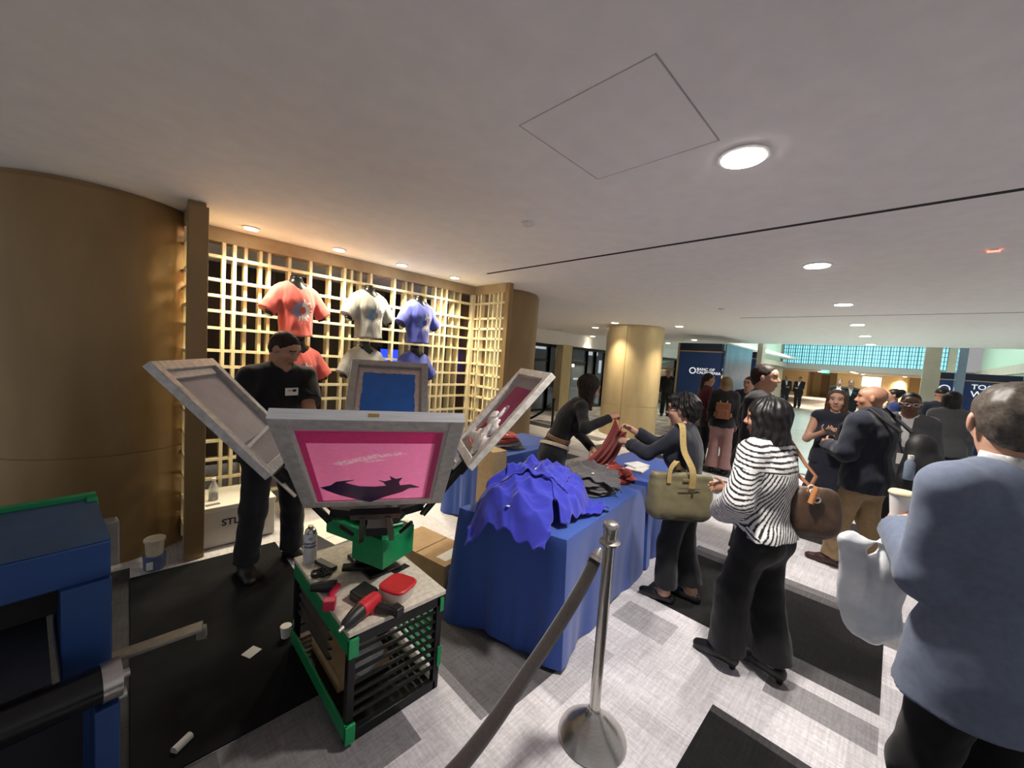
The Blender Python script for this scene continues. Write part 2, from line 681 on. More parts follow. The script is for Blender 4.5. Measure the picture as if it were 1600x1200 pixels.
rect(.2, 2.05, -2, .5, .017)
rect(2.05, 2.12, -2, .52, .06)
rect(5.0, 6.1, -.1, 1.35, .035)
rect(4.55, 4.75, -.9, .1, .15)
rect(4.3, 5.0, -1.6, -.35, .05)
rect(6.8, 7.3, 1.5, 3.2, .045)
col = np.stack([base * 1.0, base * .965, base * 1.0], 1)
me = bpy.data.meshes.new('floor')
me.from_pydata(V.tolist(), [], Q.tolist())
at = me.color_attributes.new('Col', 'FLOAT_COLOR', 'CORNER')
at.data.foreach_set('color', np.repeat(np.concatenate([col, np.ones((len(Q), 1))], 1), 4, 0).astype(np.float32).ravel())
M_CARPET = mat('woven_carpet', (1, 1, 1), .95, var=.10, scale=60, attr='Col', bump=.25, spec=.1)
nt = M_CARPET.node_tree          # add streaks in both weaving directions
tc = nt.nodes.new('ShaderNodeTexCoord')
prev = [n for n in nt.nodes if n.type == 'MIX'][0]
for k, sc in enumerate(((5, 90, 1), (90, 5, 1))):
    mp = nt.nodes.new('ShaderNodeMapping')
    mp.inputs['Scale'].default_value = sc
    nz = nt.nodes.new('ShaderNodeTexNoise')
    nz.inputs['Scale'].default_value = 1
    nz.inputs['Detail'].default_value = 3
    mr = nt.nodes.new('ShaderNodeMapRange')
    mr.inputs['From Min'].default_value = .3
    mr.inputs['From Max'].default_value = .7
    mr.inputs['To Min'].default_value = .88
    mr.inputs['To Max'].default_value = 1.12
    mx = nt.nodes.new('ShaderNodeMix')
    mx.data_type = 'RGBA'
    mx.blend_type = 'MULTIPLY'
    mx.inputs['Factor'].default_value = 1
    nt.links.new(tc.outputs['Object'], mp.inputs['Vector'])
    nt.links.new(mp.outputs['Vector'], nz.inputs['Vector'])
    nt.links.new(nz.outputs['Fac'], mr.inputs['Value'])
    nt.links.new(prev.outputs['Result'], mx.inputs['A'])
    nt.links.new(mr.outputs['Result'], mx.inputs['B'])
    prev = mx
nt.links.new(prev.outputs['Result'], nt.nodes['Principled BSDF'].inputs['Base Color'])
struct(link('floor', me, M_CARPET), 'patchwork carpet of light grey and black woven tiles')
M_MARBLE = mat('polished_marble', (.50, .56, .53), .18, var=.10, scale=1.2)
struct(MB().box(9.0, -4.5, -.05, 25, 14, 0).box(8.4, -2.5, -.01, 9, 2.6, .002).build('floor_marble', M_MARBLE, smooth=False), 'pale polished stone floor of the passage')
struct(MB().box(9.0, 2.7, -.01, 14, 9, .002).build('floor_edge', mat('far_carpet', (.30, .29, .30), .9, var=.6, scale=3), smooth=False), 'grey carpet by the far windows')
struct(MB().box(25, -14, -.05, 60, 14, 0.002).build('floor_hall', mat('hall_carpet', (.33, .30, .27), .9, var=.7, scale=1.1), smooth=False), 'patterned floor of the far hall')

# bronze columns, pilasters, lattice alcove
M_BRONZE = mat('bronze_panel', (.30, .195, .085), .42, .25, var=.10, scale=6, stretch=(1, 1, .3))
M_GOLD = mat('gold_panel', (.66, .52, .29), .42, .12, var=.08, scale=6, stretch=(1, 1, .3))
M_SEAM = mat('panel_seam', (.05, .035, .015), .6)


def drum(x, y, r, m, seam_angles, zs, label):
    prof = [(r, 0)]
    for z in zs:
        prof += [(r, z - .004), (r - .006, z - .003), (r - .006, z + .003), (r, z + .004)]
    prof += [(r, H - .035), (r - .02, H - .034), (r - .02, H)]
    o = MB().lathe(prof, (x, y, 0), 72).build('column', m)
    struct(o, label)
    s = MB()
    for a in seam_angles:
        a = math.radians(a)
        s.beam((x + (r + .0005) * math.cos(a), y + (r + .0005) * math.sin(a), .02), (x + (r + .0005) * math.cos(a), y + (r + .0005) * math.sin(a), H - .04), .007, .002, (math.cos(a), math.sin(a), 0))
    if seam_angles:
        s.build('seam', M_SEAM, o, smooth=False)
    return o


drum(-.15, 4.40, .60, M_BRONZE, (), (.80,), 'big curved bronze column at the left edge')
drum(4.0, 4.40, .60, M_BRONZE, (), (), 'curved bronze column right of the lattice')
drum(8.75, 4.63, .67, M_GOLD, (193,), (.74,), 'free-standing round gold column')
struct(MB().box(.285, 3.58, 0, .40, 3.66, H - .03).box(.285, 3.60, H - .03, .385, 3.66, H).build('column_pilaster', M_BRONZE, bevel=.004), 'flat bronze pilaster left of the lattice')
struct(MB().box(3.40, 3.57, 0, 3.475, 3.64, H).build('column_post', M_BRONZE, bevel=.004), 'flat bronze post at the end of the lattice return')

M_MAPLE = mat('pale_maple', (.92, .82, .54), .45, var=.08, scale=14, stretch=(1, 1, .15))
M_HEAD = mat('lattice_header_shaded', (.42, .32, .19), .5, var=.08, scale=14)  # wood colour darkened to shade the header above the lamps' light
ROWS = (2.376, 2.174, 2.036, 1.903, 1.754, 1.555, 1.411, 1.25, 1.10, .915, .74, .57, .395, .2)
FRONT = (.46, .584, .661, 1.29, 1.628, 1.918, 2.205, 2.768, 2.861, 2.941)
BACKV = (.751, .867, .937, 1.11, 1.49, 1.717, 1.815, 2.372, 2.457, 2.65, 3.085, 3.192)
b = MB()
for x in FRONT:
    b.box(x - .013, 4.26, .06, x + .013, 4.345, 2.50)
for z in ROWS:
    b.box(.42, 4.263, z - .0125, 3.40, 4.335, z + .0125)
for x in BACKV:
    b.box(x - .013, 4.30, .06, x + .013, 4.40, 2.50)
lat = b.build('wall_back', M_MAPLE, smooth=False)
struct(lat, 'pale wood lattice screen across the back of the alcove')
MB().box(.40, 4.255, 2.50, 3.41, 4.40, H).build('header', M_HEAD, lat, smooth=False)
MB().box(.40, 4.255, 0, 3.41, 4.40, .06).build('sill', M_MAPLE, lat, smooth=False)
MB().box(3.35, 4.24, 0, 3.41, 4.30, 2.50).build('corner_post', M_MAPLE, lat, smooth=False)
for nm, x0, lab in (('wall_right', 3.40, 'short lattice return at the right end of the alcove'), ('wall_left', .292, 'short lattice return at the left end of the alcove')):
    b = MB()
    for z in ROWS:
        b.box(x0, 3.64, z - .0125, x0 + .065, 4.26, z + .0125)
    for y in (4.116, 3.945, 3.77, 3.70):
        b.box(x0, y - .012, .06, x0 + .07, y + .012, 2.5)
    for y in (4.2, 3.88):
        b.box(x0 + .02, y - .012, .06, x0 + .10, y + .012, 2.5)
    o = b.build(nm, M_MAPLE, smooth=False)
    struct(o, lab)
    MB().box(x0, 3.62, 2.50, x0 + .09, 4.26, H).build('header', M_HEAD, o, smooth=False)
M_DARKW = mat('dark_glossy_wall', (.045, .033, .022), .25, var=.3, scale=3, stretch=(1, 1, .2))
struct(MB().box(-2.2, 6.2, 0, 5.0, 6.35, H).build('wall_behind', M_DARKW, smooth=False), 'dark glossy wall of the room behind the lattice')
b = MB()
for x in (.3, 1.2, 2.1, 2.8, 3.6):
    b.box(x, 6.17, 0, x + .22, 6.2, H)
struct(b.build('trim_behind', mat('brown_drape', (.10, .075, .05), .7), smooth=False), 'brown upright panels behind the lattice')
t = empty('wall_screen', (3.19, 6.1, 1.52), 0, 'bright blue display screen glimpsed through the lattice', 'screen')
MB().box(-.26, 0, -.17, .26, .05, .17).build('bezel', M_BLACK, t, smooth=False)
MB().box(-.235, -.004, -.145, .235, .002, .145).build('display', emat('screen_blue', (.01, .03, .9, 1), 1.6), t, smooth=False)
t = empty('exit_sign', (4.02, 6.15, 2.38), 0, 'green exit sign added in place of its reflection behind the lattice', 'exit sign')  # modelled sign stands in for a reflected green glow
MB().box(-.1, 0, -.1, .1, .05, .12).build('housing', mat('sign_dark_green', (.02, .12, .08), .4), t, smooth=False)
text_obj('lettering', 'EXIT', .085, emat('green_glow', (.05, 1, .5, 1), 2.2), (-.09, -.006, -.02), (1, 0, 0), (0, 0, 1), t)

# windows in the far left, gold pillar
M_FRAME = mat('black_window_frame', (.012, .012, .014), .4)
M_GLASS = mat('dark_glass', (.35, .42, .5), .03, var=0., alpha=.25)
fx = [9.0, 9.79, 10.35, 11.0, 11.97, 12.52, 13.2, 14.6, 16.2, 18, 20, 22]
for n, (a, c) in enumerate(zip(fx[:-1], fx[1:])):
    f = MB()
    for x in (a, c):
        f.box(x - .05, 8.15, 0, x + .05, 8.27, 2.2)
    f.box(a, 8.15, 2.1, c, 8.27, 2.2).box(a, 8.15, 0, c, 8.27, .06)
    if n % 3 == 0:
        f.box(a, 8.16, 1.62, c, 8.26, 1.70)
    o = f.build('window_%d' % (n + 1), M_FRAME, smooth=False)
    struct(o, 'black framed window bay %d of the far left front' % (n + 1))
    MB().box(a + .05, 8.20, .06, c - .05, 8.215, 2.1).build('pane', M_GLASS, o, smooth=False)
struct(MB().box(7, 7.9, 2.2, 27, 8.4, H).build('wall_soffit', M_CEIL, smooth=False), 'dropped ceiling strip over the far windows')
struct(MB().box(10.1, 7.85, 0, 10.62, 8.14, 2.2).build('column_square', M_GOLD, smooth=False), 'square gold pillar in the far window front')
struct(MB().box(14.4, 7.6, 0, 14.9, 8.1, 2.3).build('column_slim', M_GOLD, smooth=False), 'slim pale pillar left of the blue sign')
M_NIGHT = mat('night_street', (.05, .06, .075), .8, var=.4, scale=.6)
struct(MB().box(4, 15, 0, 40, 15.3, 6).build('exterior', M_NIGHT, smooth=False), 'dark buildings across the street')
b = MB()
for x, z, w, h in ((14.5, 2.2, .8, .35), (16.2, 2.3, 1.5, .25), (18.6, 1.7, .5, .8), (19.3, 2.5, 1.6, .2), (22, 2.2, 1.2, .4), (23.5, 1.0, .3, .9), (17.3, .6, 1.5, .12), (20.6, .5, 2.2, .12), (25, 1.9, 1.4, .3)):
    b.box(x, 14.96, z, x + w, 15.0, z + h)
struct(b.build('exterior_windows', emat('lit_windows', (.55, .62, .7, 1), .55), smooth=False), 'lit windows across the street')
b = MB()
for x, z in ((20.3, 1.35), (22.8, 1.5)):
    b.box(x, 14.9, z, x + .16, 14.95, z + .16)
struct(b.build('exterior_lamp', emat('street_lamp_glow', (1, .97, .9, 1), 6), smooth=False), 'street lamp seen through the far window')
struct(MB().box(4, 8.3, -.08, 40, 15, -.005).build('exterior_ground', mat('street_paving', (.25, .26, .28), .7), smooth=False), 'paving outside the far windows')

# blue sign panels of the passage
M_NAVY = mat('navy_panel', (.016, .060, .215), .35, var=.06, scale=3)
M_NAVY2 = mat('navy_panel_dark', (.010, .022, .06), .35, var=.06, scale=3)
M_TRIMG = mat('brass_trim', (.62, .46, .24), .3, .7)
M_SIGNW = emat('sign_letters_white', (.85, .85, .82, 1), .35)
M_SIGNG = emat('sign_letters_gold', (.85, .6, .25, 1), .7)
M_FROST = mat('blue_grey_glass_fin', (.20, .27, .36), .12, var=.15, scale=2)


def sign_panel(x, y0, y1, h, label):
    t = empty('sign_panel', (x, (y0 + y1) / 2, 0), 0, label, 'sign')
    w = (y1 - y0) / 2
    MB().box(0, -w, .48, .18, w, h * .905).box(0, -w, 0, .18, w, .44).build('face', M_NAVY, t, smooth=False)
    MB().box(0, -w, h * .917, .18, w, h).build('cap', M_NAVY2, t, smooth=False)
    MB().box(-.012, -w, h * .905, .17, w, h * .917).box(-.012, -w, .44, .17, w, .48).build('trim_band', M_TRIMG, t, smooth=False)
    MB().box(-.01, w, 0, .18, w + .05, h).build('edge_strip', M_TRIMG, t, smooth=False)
    return t


def ring(parent, y, z, r, m):
    b = MB()
    for k in range(16):
        a0, a1 = 2 * PI * k / 16 + .03, 2 * PI * (k + 1) / 16 - .03
        poly = [(r * math.cos(a), r * math.sin(a)) for a in np.linspace(a0, a1, 4)] + [(.74 * r * math.cos(a), .74 * r * math.sin(a)) for a in np.linspace(a1, a0, 4)]
        b.prism(poly, (-.016, y, z), (0, -1, 0), (0, 0, 1), (.012, 0, 0))
    return b.build('ring_logo', m, parent, smooth=False)


t = sign_panel(10.7, 3.24, 4.30, 2.40, 'wide navy sign panel with white ring and bank name, right of the round gold column')
ym = 3.77
ring(t, 3.905 - ym, 1.672, .085, M_SIGNW)
text_obj('lettering', 'BANC OF', .098, M_SIGNW, (-.008, 3.80 - ym, 1.685), (0, -1, 0), (0, 0, 1), t, offset=.0008, font_space=1.08)
text_obj('lettering', 'CALIFORNIA', .098, M_SIGNW, (-.008, 3.80 - ym, 1.600), (0, -1, 0), (0, 0, 1), t, offset=.0008, font_space=1.08)
t = sign_panel(14.2, 3.25, 4.25, 2.40, 'narrow navy sign panel with cut-off white and gold slogan, behind the glass fin')
text_obj('lettering', 'TOGETHER', .22, M_SIGNW, (-.008, -.36, 1.69), (0, -1, 0), (0, 0, 1), t, offset=.002, align='RIGHT')
text_obj('lettering', 'WE WIN', .27, M_SIGNG, (-.008, -.37, 1.46), (0, -1, 0), (0, 0, 1), t, offset=.004, align='RIGHT')
tag(MB().box(10.78, 3.15, 0, 13.2, 3.19, 2.40).build('glass_fin', M_FROST, smooth=False), 'blue-grey glass fin running back from the wide navy sign panel', 'glass panel')
M_BEIGE = mat('beige_stone_frame', (.42, .38, .30), .5, var=.08, scale=4)
struct(MB().box(14.1, 3.10, 0, 14.5, 3.24, 4.4).build('column_frame', M_BEIGE, smooth=False), 'pale upright frame right of the narrow navy sign')

# passage: glowing clerestory, far hall
GX = 25.0
struct(MB().box(GX, -1.6, 2.15, GX + .4, 5.2, 2.42).build('wall_lintel', mat('grey_lintel', (.30, .28, .26), .5), smooth=False), 'grey beam under the glowing glass')
gl = MB().box(GX + .05, -1.4, 2.42, GX + .1, 4.5, 4.2).build('window_20', emat('teal_glow_glass', (.32, .76, .86, 1), .50), smooth=False)
struct(gl, 'glowing blue-green gridded glass over the far opening')
b = MB()
for k in range(60):
    y = -1.4 + k * .1
    b.box(GX - .01, y - (.014 if k % 3 else .024), 2.42, GX + .05, y + (.014 if k % 3 else .024), 4.2)
for k in range(10):
    b.box(GX, -1.4, 2.42 + .19 * k, GX + .05, 4.5, 2.445 + .19 * k)
b.build('glazing_bars', mat('teal_bars', (.06, .20, .24), .5), gl, smooth=False)
struct(MB().box(GX - 2, 4.5, 0, GX + .3, 4.75, 4.3).box(GX - .3, -1.75, 0, GX + .3, -1.4, 4.3).build('wall_piers', M_BEIGE, smooth=False), 'beige piers either side of the far opening')
struct(MB().box(14.5, 4.26, 2.45, 23, 4.36, 4.4).build('window_21', emat('green_glass_lit', (.30, .42, .33, 1), .22), smooth=False), 'pale green lit glass high on the left of the passage')
struct(MB().box(14.0, -4.5, 2.2, 24.5, -2.3, 4.4).build('window_22', MATS['green_glass_lit'], smooth=False), 'pale green lit glass high on the right of the passage')
struct(MB().box(13.5, -9, 4.4, 27, 5, 4.5).build('ceiling_passage', M_CEIL, smooth=False), 'high ceiling of the passage')
struct(MB().box(13.5, -9, H + .12, 13.6, 5, 4.4).build('wall_fascia', M_CEIL, smooth=False), 'upright edge where the ceiling ends')
b = MB()
for y0, y1 in ((4.26, 4.4), (-2.35, -2.2)):
    b.box(14, y0, 2.2, 24.7, y1, 2.45)
struct(b.build('wall_beams', M_BEIGE, smooth=False), 'beige side beams of the passage')
struct(MB().box(14.8, -.72, 0, 15.15, -.42, 4.4).build('column_right', M_BEIGE, smooth=False), 'pale pillar right of the far opening')
t = sign_panel(15.6, -1.05, -.78, 2.10, 'slim navy sign panel with a white ring by the pale pillar at the right')
ring(t, .03, 1.66, .11, M_SIGNW)
tag(MB().box(15.0, -1.17, 0, 15.5, -1.02, 2.9).build('glass_fin', M_FROST, smooth=False), 'blue-grey glass fin between the two navy signs at the right', 'glass panel')
t = sign_panel(15.6, -2.15, -1.22, 2.10, 'navy sign panel with white slogan behind the grey haired man at the right')
text_obj('lettering', 'TOGETHER', .18, M_SIGNW, (-.008, .34, 1.70), (0, -1, 0), (0, 0, 1), t, offset=.002)
text_obj('lettering', 'WE WIN', .22, M_SIGNW, (-.008, .34, 1.50), (0, -1, 0), (0, 0, 1), t, offset=.002)
tag(MB().box(15.2, -2.75, 0, 15.3, -2.2, 2.6).build('glass_fin', M_FROST, smooth=False), 'blue-grey glass fin at the far right behind the grey haired man', 'glass panel')
struct(MB().box(16, -4.6, 0, 45, -4.5, 4.4).build('wall_side', M_BEIGE, smooth=False), 'far right side wall of the passage')
struct(MB().box(25.4, -14, 2.32, 60, 14, 2.42).build('ceiling_hall', mat('hall_ceiling', (.45, .42, .38), .8), smooth=False), 'low ceiling of the far hall')
M_HALL = mat('hall_gold_wall', (.66, .50, .28), .5, var=.06, scale=.8)
b = MB()
b.box(45, 6.2, 0, 45.3, 14, 2.4).box(45, -12, 0, 45.3, 3.9, 2.4).box(48, 3.0, 0, 48.2, 7, 2.4)
b.box(45, 6.0, 0, 48, 6.2, 2.4)
struct(b.build('wall_hall', M_HALL, smooth=False), 'gold wall at the end of the far hall')
for k in range(5):
    struct(MB().lathe([(.8, 0), (.8, 2.32)], (43.6, 1.0 - 2.4 * k - .8, 0), 40).build('column_hall', M_HALL), 'half-round gold column in the far hall')
struct(MB().box(47.9, 4.7, 0, 47.97, 5.3, 2.1).build('door_1', mat('brown_door', (.35, .22, .10), .5), smooth=False), 'brown door in the far hall')
t = empty('wall_screen', (44.9, 1.62, 1.75), 0, 'pale blue lit screen on the gold wall of the far hall', 'screen')
MB().box(0, -.6, -.42, .08, .6, .42).build('display', emat('screen_pale', (.55, .75, .85, 1), 1.0), t, smooth=False)
t = empty('exit_sign', (30, 3.2, 2.16), 0, 'small green exit sign hanging from the far hall ceiling', 'exit sign')
MB().box(0, -.2, -.09, .05, .2, .09).build('housing', emat('sign_green_lit', (.04, .75, .42, 1), 1.4), t, smooth=False)
MB().box(.01, -.02, .09, .03, .02, .16).build('hanger', M_FRAME, t, smooth=False)
text_obj('lettering', 'EXIT', .13, emat('sign_pale_green', (.7, 1, .85, 1), 1.6), (-.004, .15, -.05), (0, -1, 0), (0, 0, 1), t)
FARW = ['small far hall downlight just inside the opening, above the two men'] + ['small far hall downlight, %s in the straight row past the exit sign' % w for w in ('first', 'second', 'third', 'fourth', 'fifth', 'sixth', 'last')] + ['small far hall downlight to the right of the straight row, near the opening', 'small far hall downlight to the right of the straight row, further back', 'small far hall downlight at the far left of the opening', 'small far hall downlight deep in front of the brown door']
FARW.pop(7)
k = 0
for x, y in ((27, 4.2), (29, 2.3), (31, 2.3), (33, 2.3), (35, 2.3), (37, 2.3), (39, 2.3), (30, -.2), (34, -1.4), (28.5, 4.9), (41, 4.6)):
    downlight(x, y, 2.32, LAMP_FAR, LG_WARM, FARW[k], 'downlights in the far hall', r=.1, trim=False)
    k += 1
for y, wl in zip((-7.5, -5.1, -2.7, -.3, 2.1, 4.9), ('furthest right', 'second from the right', 'third from the right', 'third from the left', 'next to the pale lit screen', 'furthest left')):
    downlight(42.4, y, 2.32, (520, (1, .84, .6)), LG_WARM, 'small downlight washing the gold end wall, ' + wl, 'downlights by the end wall', r=.1, trim=False)
for x in (17, 21):
    l = bpy.data.lights.new('atrium_lamp', 'AREA')
    l.energy = LAMP_ATRIUM[0]
    l.color = LAMP_ATRIUM[1]
    l.shape = 'DISK'
    l.size = 1.2
    lo = bpy.data.objects.new('passage_lamp', l)
    COL.objects.link(lo)
    lo.location = (x, 1.2, 4.3)
    tag(MB().lathe([(.6, 0), (.6, .05)], (x, 1.2, 4.33)).build('passage_lamp_panel', LG_MAIN), 'round lamp in the high ceiling of the passage, %s the far opening' % ('further from' if x < 19 else 'close to'), 'ceiling light')

# ------------------------------------------------------------------ screen-printing cart and press
M_GREEN = mat('green_enamel', (.012, .27, .09), .4, .1, var=.10, scale=25)
M_BLKMET = mat('black_steel', (.010, .010, .011), .35, .4, var=.3, scale=40)
M_STEEL = mat('brushed_steel', (.55, .53, .50), .28, .95, var=.08, scale=30, stretch=(1, 1, 8))
M_SILVER = mat('worn_aluminium', (.50, .49, .47), .45, .45, var=.22, scale=35)
M_TAPE = mat('grey_frame_tape', (.40, .38, .36), .55, var=.12, scale=50)
M_PLY = mat('worn_painted_ply', (.62, .57, .48), .6, var=.18, scale=40)
M_RED = mat('red_plastic', (.55, .02, .03), .35, var=.08)
M_PAPER = mat('white_paper', (.75, .74, .70), .7, var=.05)
M_CARD = mat('brown_cardboard', (.40, .26, .13), .8, var=.10, scale=12)
M_CLEAR = mat('clear_plastic', (.75, .77, .78), .12, var=.05, alpha=.45)

CX, CY = .87, 1.85
cart = empty('press_cart', (CX, CY, 0), 0, 'black slatted steel cart with green rails and white board top under the printing press', 'cart')
x0, x1, y0, y1, zt = -.215, .215, -.355, .355, .485
b = MB()
for x in (x0, x1):
    for y in (y0, y1):
        b.box(x - .016, y - .016, 0, x + .016, y + .016, zt)
b.box(x0, y0 - .016, 0, x1, y0 + .016, .05).box(x0, y1 - .016, 0, x1, y1 + .016, .05).box(x1 - .016, y0, 0, x1 + .016, y1, .05)
b.box(x0, y0 - .016, zt - .05, x1, y0 + .016, zt).box(x0, y1 - .016, zt - .05, x1, y1 + .016, zt)
b.build('frame', M_BLKMET, cart, bevel=.003)
MB().box(x0, y0, .04, x1, y1, .055).build('bottom_shelf', M_BLKMET, cart, smooth=False)
for k in range(7):
    z = .115 + .048 * k
    MB().beam((x0, y0, z), (x1, y0, z), .022, .012, (0, .5, 1)).build('front_slat', M_BLKMET, cart, smooth=False)
    MB().beam((x1, y0, z), (x1, y1, z), .022, .012, (.5, 0, 1)).build('side_slat', M_GREEN, cart, smooth=False)
    MB().beam((x0, y1, z), (x1, y1, z), .022, .012, (0, .5, 1)).build('back_slat', M_BLKMET, cart, smooth=False)
    if k > 1:
        MB().beam((x0 + .01, y0 + .25, z), (x0 + .01, y1, z), .022, .010, (.5, 0, 1)).build('inner_slat', M_BLKMET, cart, smooth=False)
MB().box(x0 - .022, y0 - .03, zt - .075, x0 - .012, y1, zt - .005).box(x0 - .022, y0 - .034, zt - .085, x0 + .02, y0 - .02, zt - .005).build('top_rail', M_GREEN, cart, bevel=.002)
MB().box(x0 - .022, y0 - .03, .03, x0 - .012, y1 + .02, .10).box(x0 - .022, y0 - .034, .02, x0 + .02, y0 - .02, .10).build('bottom_rail', M_GREEN, cart, bevel=.002)
MB().box(x1 - .0, y0 - .022, zt - .08, x1 + .02, y0 - .012, zt - .01).build('corner_tab', M_GREEN, cart, smooth=False)
MB().box(x1, y0 - .022, .12, x1 + .02, y0 - .012, .22).build('corner_tab', M_GREEN, cart, smooth=False)
MB().box(x0 - .02, y0 - .02, zt, x1 + .03, y1 + .02, zt + .022).build('board_top', M_PLY, cart, bevel=.003)
ZT = zt + .022
b = MB()
for (dx, dy, a) in ((.13, .07, .3), (.16, -.07, .2)):
    b.obox((dx, dy, ZT + .001), (.05 * math.cos(a), .05 * math.sin(a), 0), (-.022 * math.sin(a), .022 * math.cos(a), 0), (0, 0, .001))
b.build('tape_patch', M_BLACK, cart, smooth=False)

PX, PY = .976, 1.935
press = empty('printing_press', (PX, PY, ZT), 0, 'four-arm screen printing press with green head and black arms standing on the slatted cart', 'printing press')
zb = -ZT            # local offset of the floor
g = MB()
ang = math.radians(20)
ca, sa = math.cos(ang), math.sin(ang)
g.obox((-.02, -.10, .155), (.115 * ca, .115 * sa, 0), (-.105 * sa, .105 * ca, 0), (0, 0, .075))
g.build('head_box', M_GREEN, press, bevel=.004)
g = MB()
g.obox((-.10, .05, .215), (.10 * ca, .10 * sa, 0), (-.12 * sa, .12 * ca, 0), (0, 0, .04))
g.build('rear_head_box', M_GREEN, press, bevel=.004)
MB().beam((-.07, -.02, .016), (-.05, .02, .2), .11, .09).beam((-.20, -.02, .034), (-.02, -.12, .024), .05, .02).box(-.12, -.16, .0015, .06, .12, .018).build('column', M_BLKMET, press, bevel=.004)
MB().lathe([(.10, .235), (.135, .255), (.15, .275), (.15, .29), (.11, .30), (.05, .31)], n=32).build('turntable', M_BLKMET, press)
MB().tube([(-.06, -.13, .245), (.06, -.15, .25)], .006).tube([(.065, -.15, .25), (.065, -.15, .22)], .008).build('pin', M_STEEL, press)
PHI = -2.0708
TAU = {'front': .746, 'right': .879, 'back': .848, 'left': .820}
R0, LL, WW, ZC = .703, .655, .546, .545
AX = {}
for k, n in enumerate(('front', 'right', 'back', 'left')):
    ph = PHI + k * PI / 2
    d = np.array((math.cos(ph), math.sin(ph), 0))
    s_ = np.array((-math.sin(ph), math.cos(ph), 0))
    t_ = TAU[n]
    a = d * math.cos(t_) + np.array((0, 0, 1)) * math.sin(t_)
    nn = np.cross(a, s_)
    if nn[2] < 0:
        nn = -nn
    O = np.array((PX, PY, ZC))
    AX[n] = (O, a, s_, nn)
    OL = O - np.array((PX, PY, ZT))
    b = MB()
    for sg in (-1, 1):
        b.beam(OL + a * .33 + s_ * sg * .07 - nn * .02, OL + a * .66 + s_ * sg * .05 - nn * .02, .024, .03, nn)
    b.obox(OL + a * .66 - nn * .018, a * .03, s_ * .10, nn * .014)
    b.beam(OL + d * .10 + np.array((0, 0, .28 - OL[2])), OL + a * .36, .10, .04)
    b.tube([OL + a * .34 + s_ * .11, OL + a * .42 + s_ * .16 + nn * .02], .010).tube([OL + a * .34 - s_ * .11, OL + a * .42 - s_ * .16 + nn * .02], .010)
    arm = b.build('arm', M_BLKMET, press, bevel=.002)
    q = MB()
    q.obox(OL + a * .655 + nn * .028, a * .035, s_ * .085, nn * .008)
    for sg in (-1, 1):
        q.tube([OL + a * .655 + s_ * sg * .05 + nn * .03, OL + a * .655 + s_ * sg * .05 + nn * .075], .011)
        q.obox(OL + a * .655 + s_ * sg * .05 + nn * .08, a * .012, s_ * .022, nn * .006)
    q.build('screen_clamp', M_SILVER, arm, bevel=.002)
    # platen under the arm
    q = MB()
    O2 = OL + d * .42 + np.array((0, 0, .245 - OL[2] + ZC - ZC))
    q.obox(O2, d * .18, s_ * .10, (0, 0, .008))
    q = MB()
    q.obox(OL + a * .625 - nn * .045, a * .085, s_ * .085, nn * .006)
    if n == 'left':
        q.build('arm_plate', mat('platen_board', (.55, .50, .42), .6), press, bevel=.004)

M_PINK = mat('pink_mesh', (.85, .22, .48), .55, var=.05, scale=60)
M_PINKD = mat('pink_mesh_edge_shade', (.62, .10, .30), .55, var=.06, scale=60)
M_MESH = mat('pale_screen_mesh', (.50, .47, .47), .6, var=.08, scale=50)
M_PINKV = add_translucent(mat('pink_mesh_smeared', (1, 1, 1), .55, var=.04, scale=60, attr='Col'), .85)
mat('pale_pink_smear', (.78, .42, .58), .5)
add_translucent(M_PINK, .7)
add_translucent(M_PINKD, .6)
add_translucent(M_MESH, .4)
M_LILAC = mat('grey_lilac_mesh', (.44, .41, .43), .55, var=.10, scale=10)
M_BLUEINK = mat('blue_ink', (.01, .12, .48), .35, var=.10, scale=10)
M_NAVYINK = mat('dark_indigo_ink', (.025, .012, .085), .3, var=.1)
M_WHITEINK = mat('white_ink', (.80, .78, .76), .3, var=.06, scale=40, bump=.4)
M_CORAL = mat('coral_ink', (.75, .10, .06), .35, var=.15)


def polar_blob(seed, n, base, rough):
    r = np.random.RandomState(seed)
    a = np.linspace(0, 2 * PI, n, endpoint=False)
    q = base * (1 + sum(rough / (k ** .7) * r.randn() * np.sin(k * a + 6.28 * r.rand()) for k in range(1, 9)) * .4)
    return [(q[i] * math.cos(a[i]), q[i] * math.sin(a[i])) for i in range(n)]


def screen(which, label, bar_mat, fill):
    """printing frame clamped in an arm; local axes: x = side, y = outward along the arm, z = upper side"""
    O, a, s_, nn = AX[which]
    t = empty('printing_screen', (0, 0, 0), 0, label, 'printing screen', 'screens on the printing press')
    xs = np.cross(a, nn)
    c = O + a * (R0 + LL / 2)
    t.matrix_world = Matrix(((xs[0], a[0], nn[0], c[0]), (xs[1], a[1], nn[1], c[1]), (xs[2], a[2], nn[2], c[2]), (0, 0, 0, 1)))
    w, l, bw, th = WW / 2, LL / 2, .048, .036
    b = MB()
    b.box(-w, -l, 0, -w + bw, l, th).box(w - bw, -l, 0, w, l, th).box(-w + bw, -l, 0, w - bw, -l + bw, th).box(-w + bw, l - bw, 0, w - bw, l, th)
    b.build('frame', bar_mat, t, bevel=.003)
    MB().box(-w + bw, -l + bw, .003, w - bw, l - bw, .0045).build('mesh', M_MESH, t, smooth=False)
    fill(t, w - bw, l - bw)
    return t


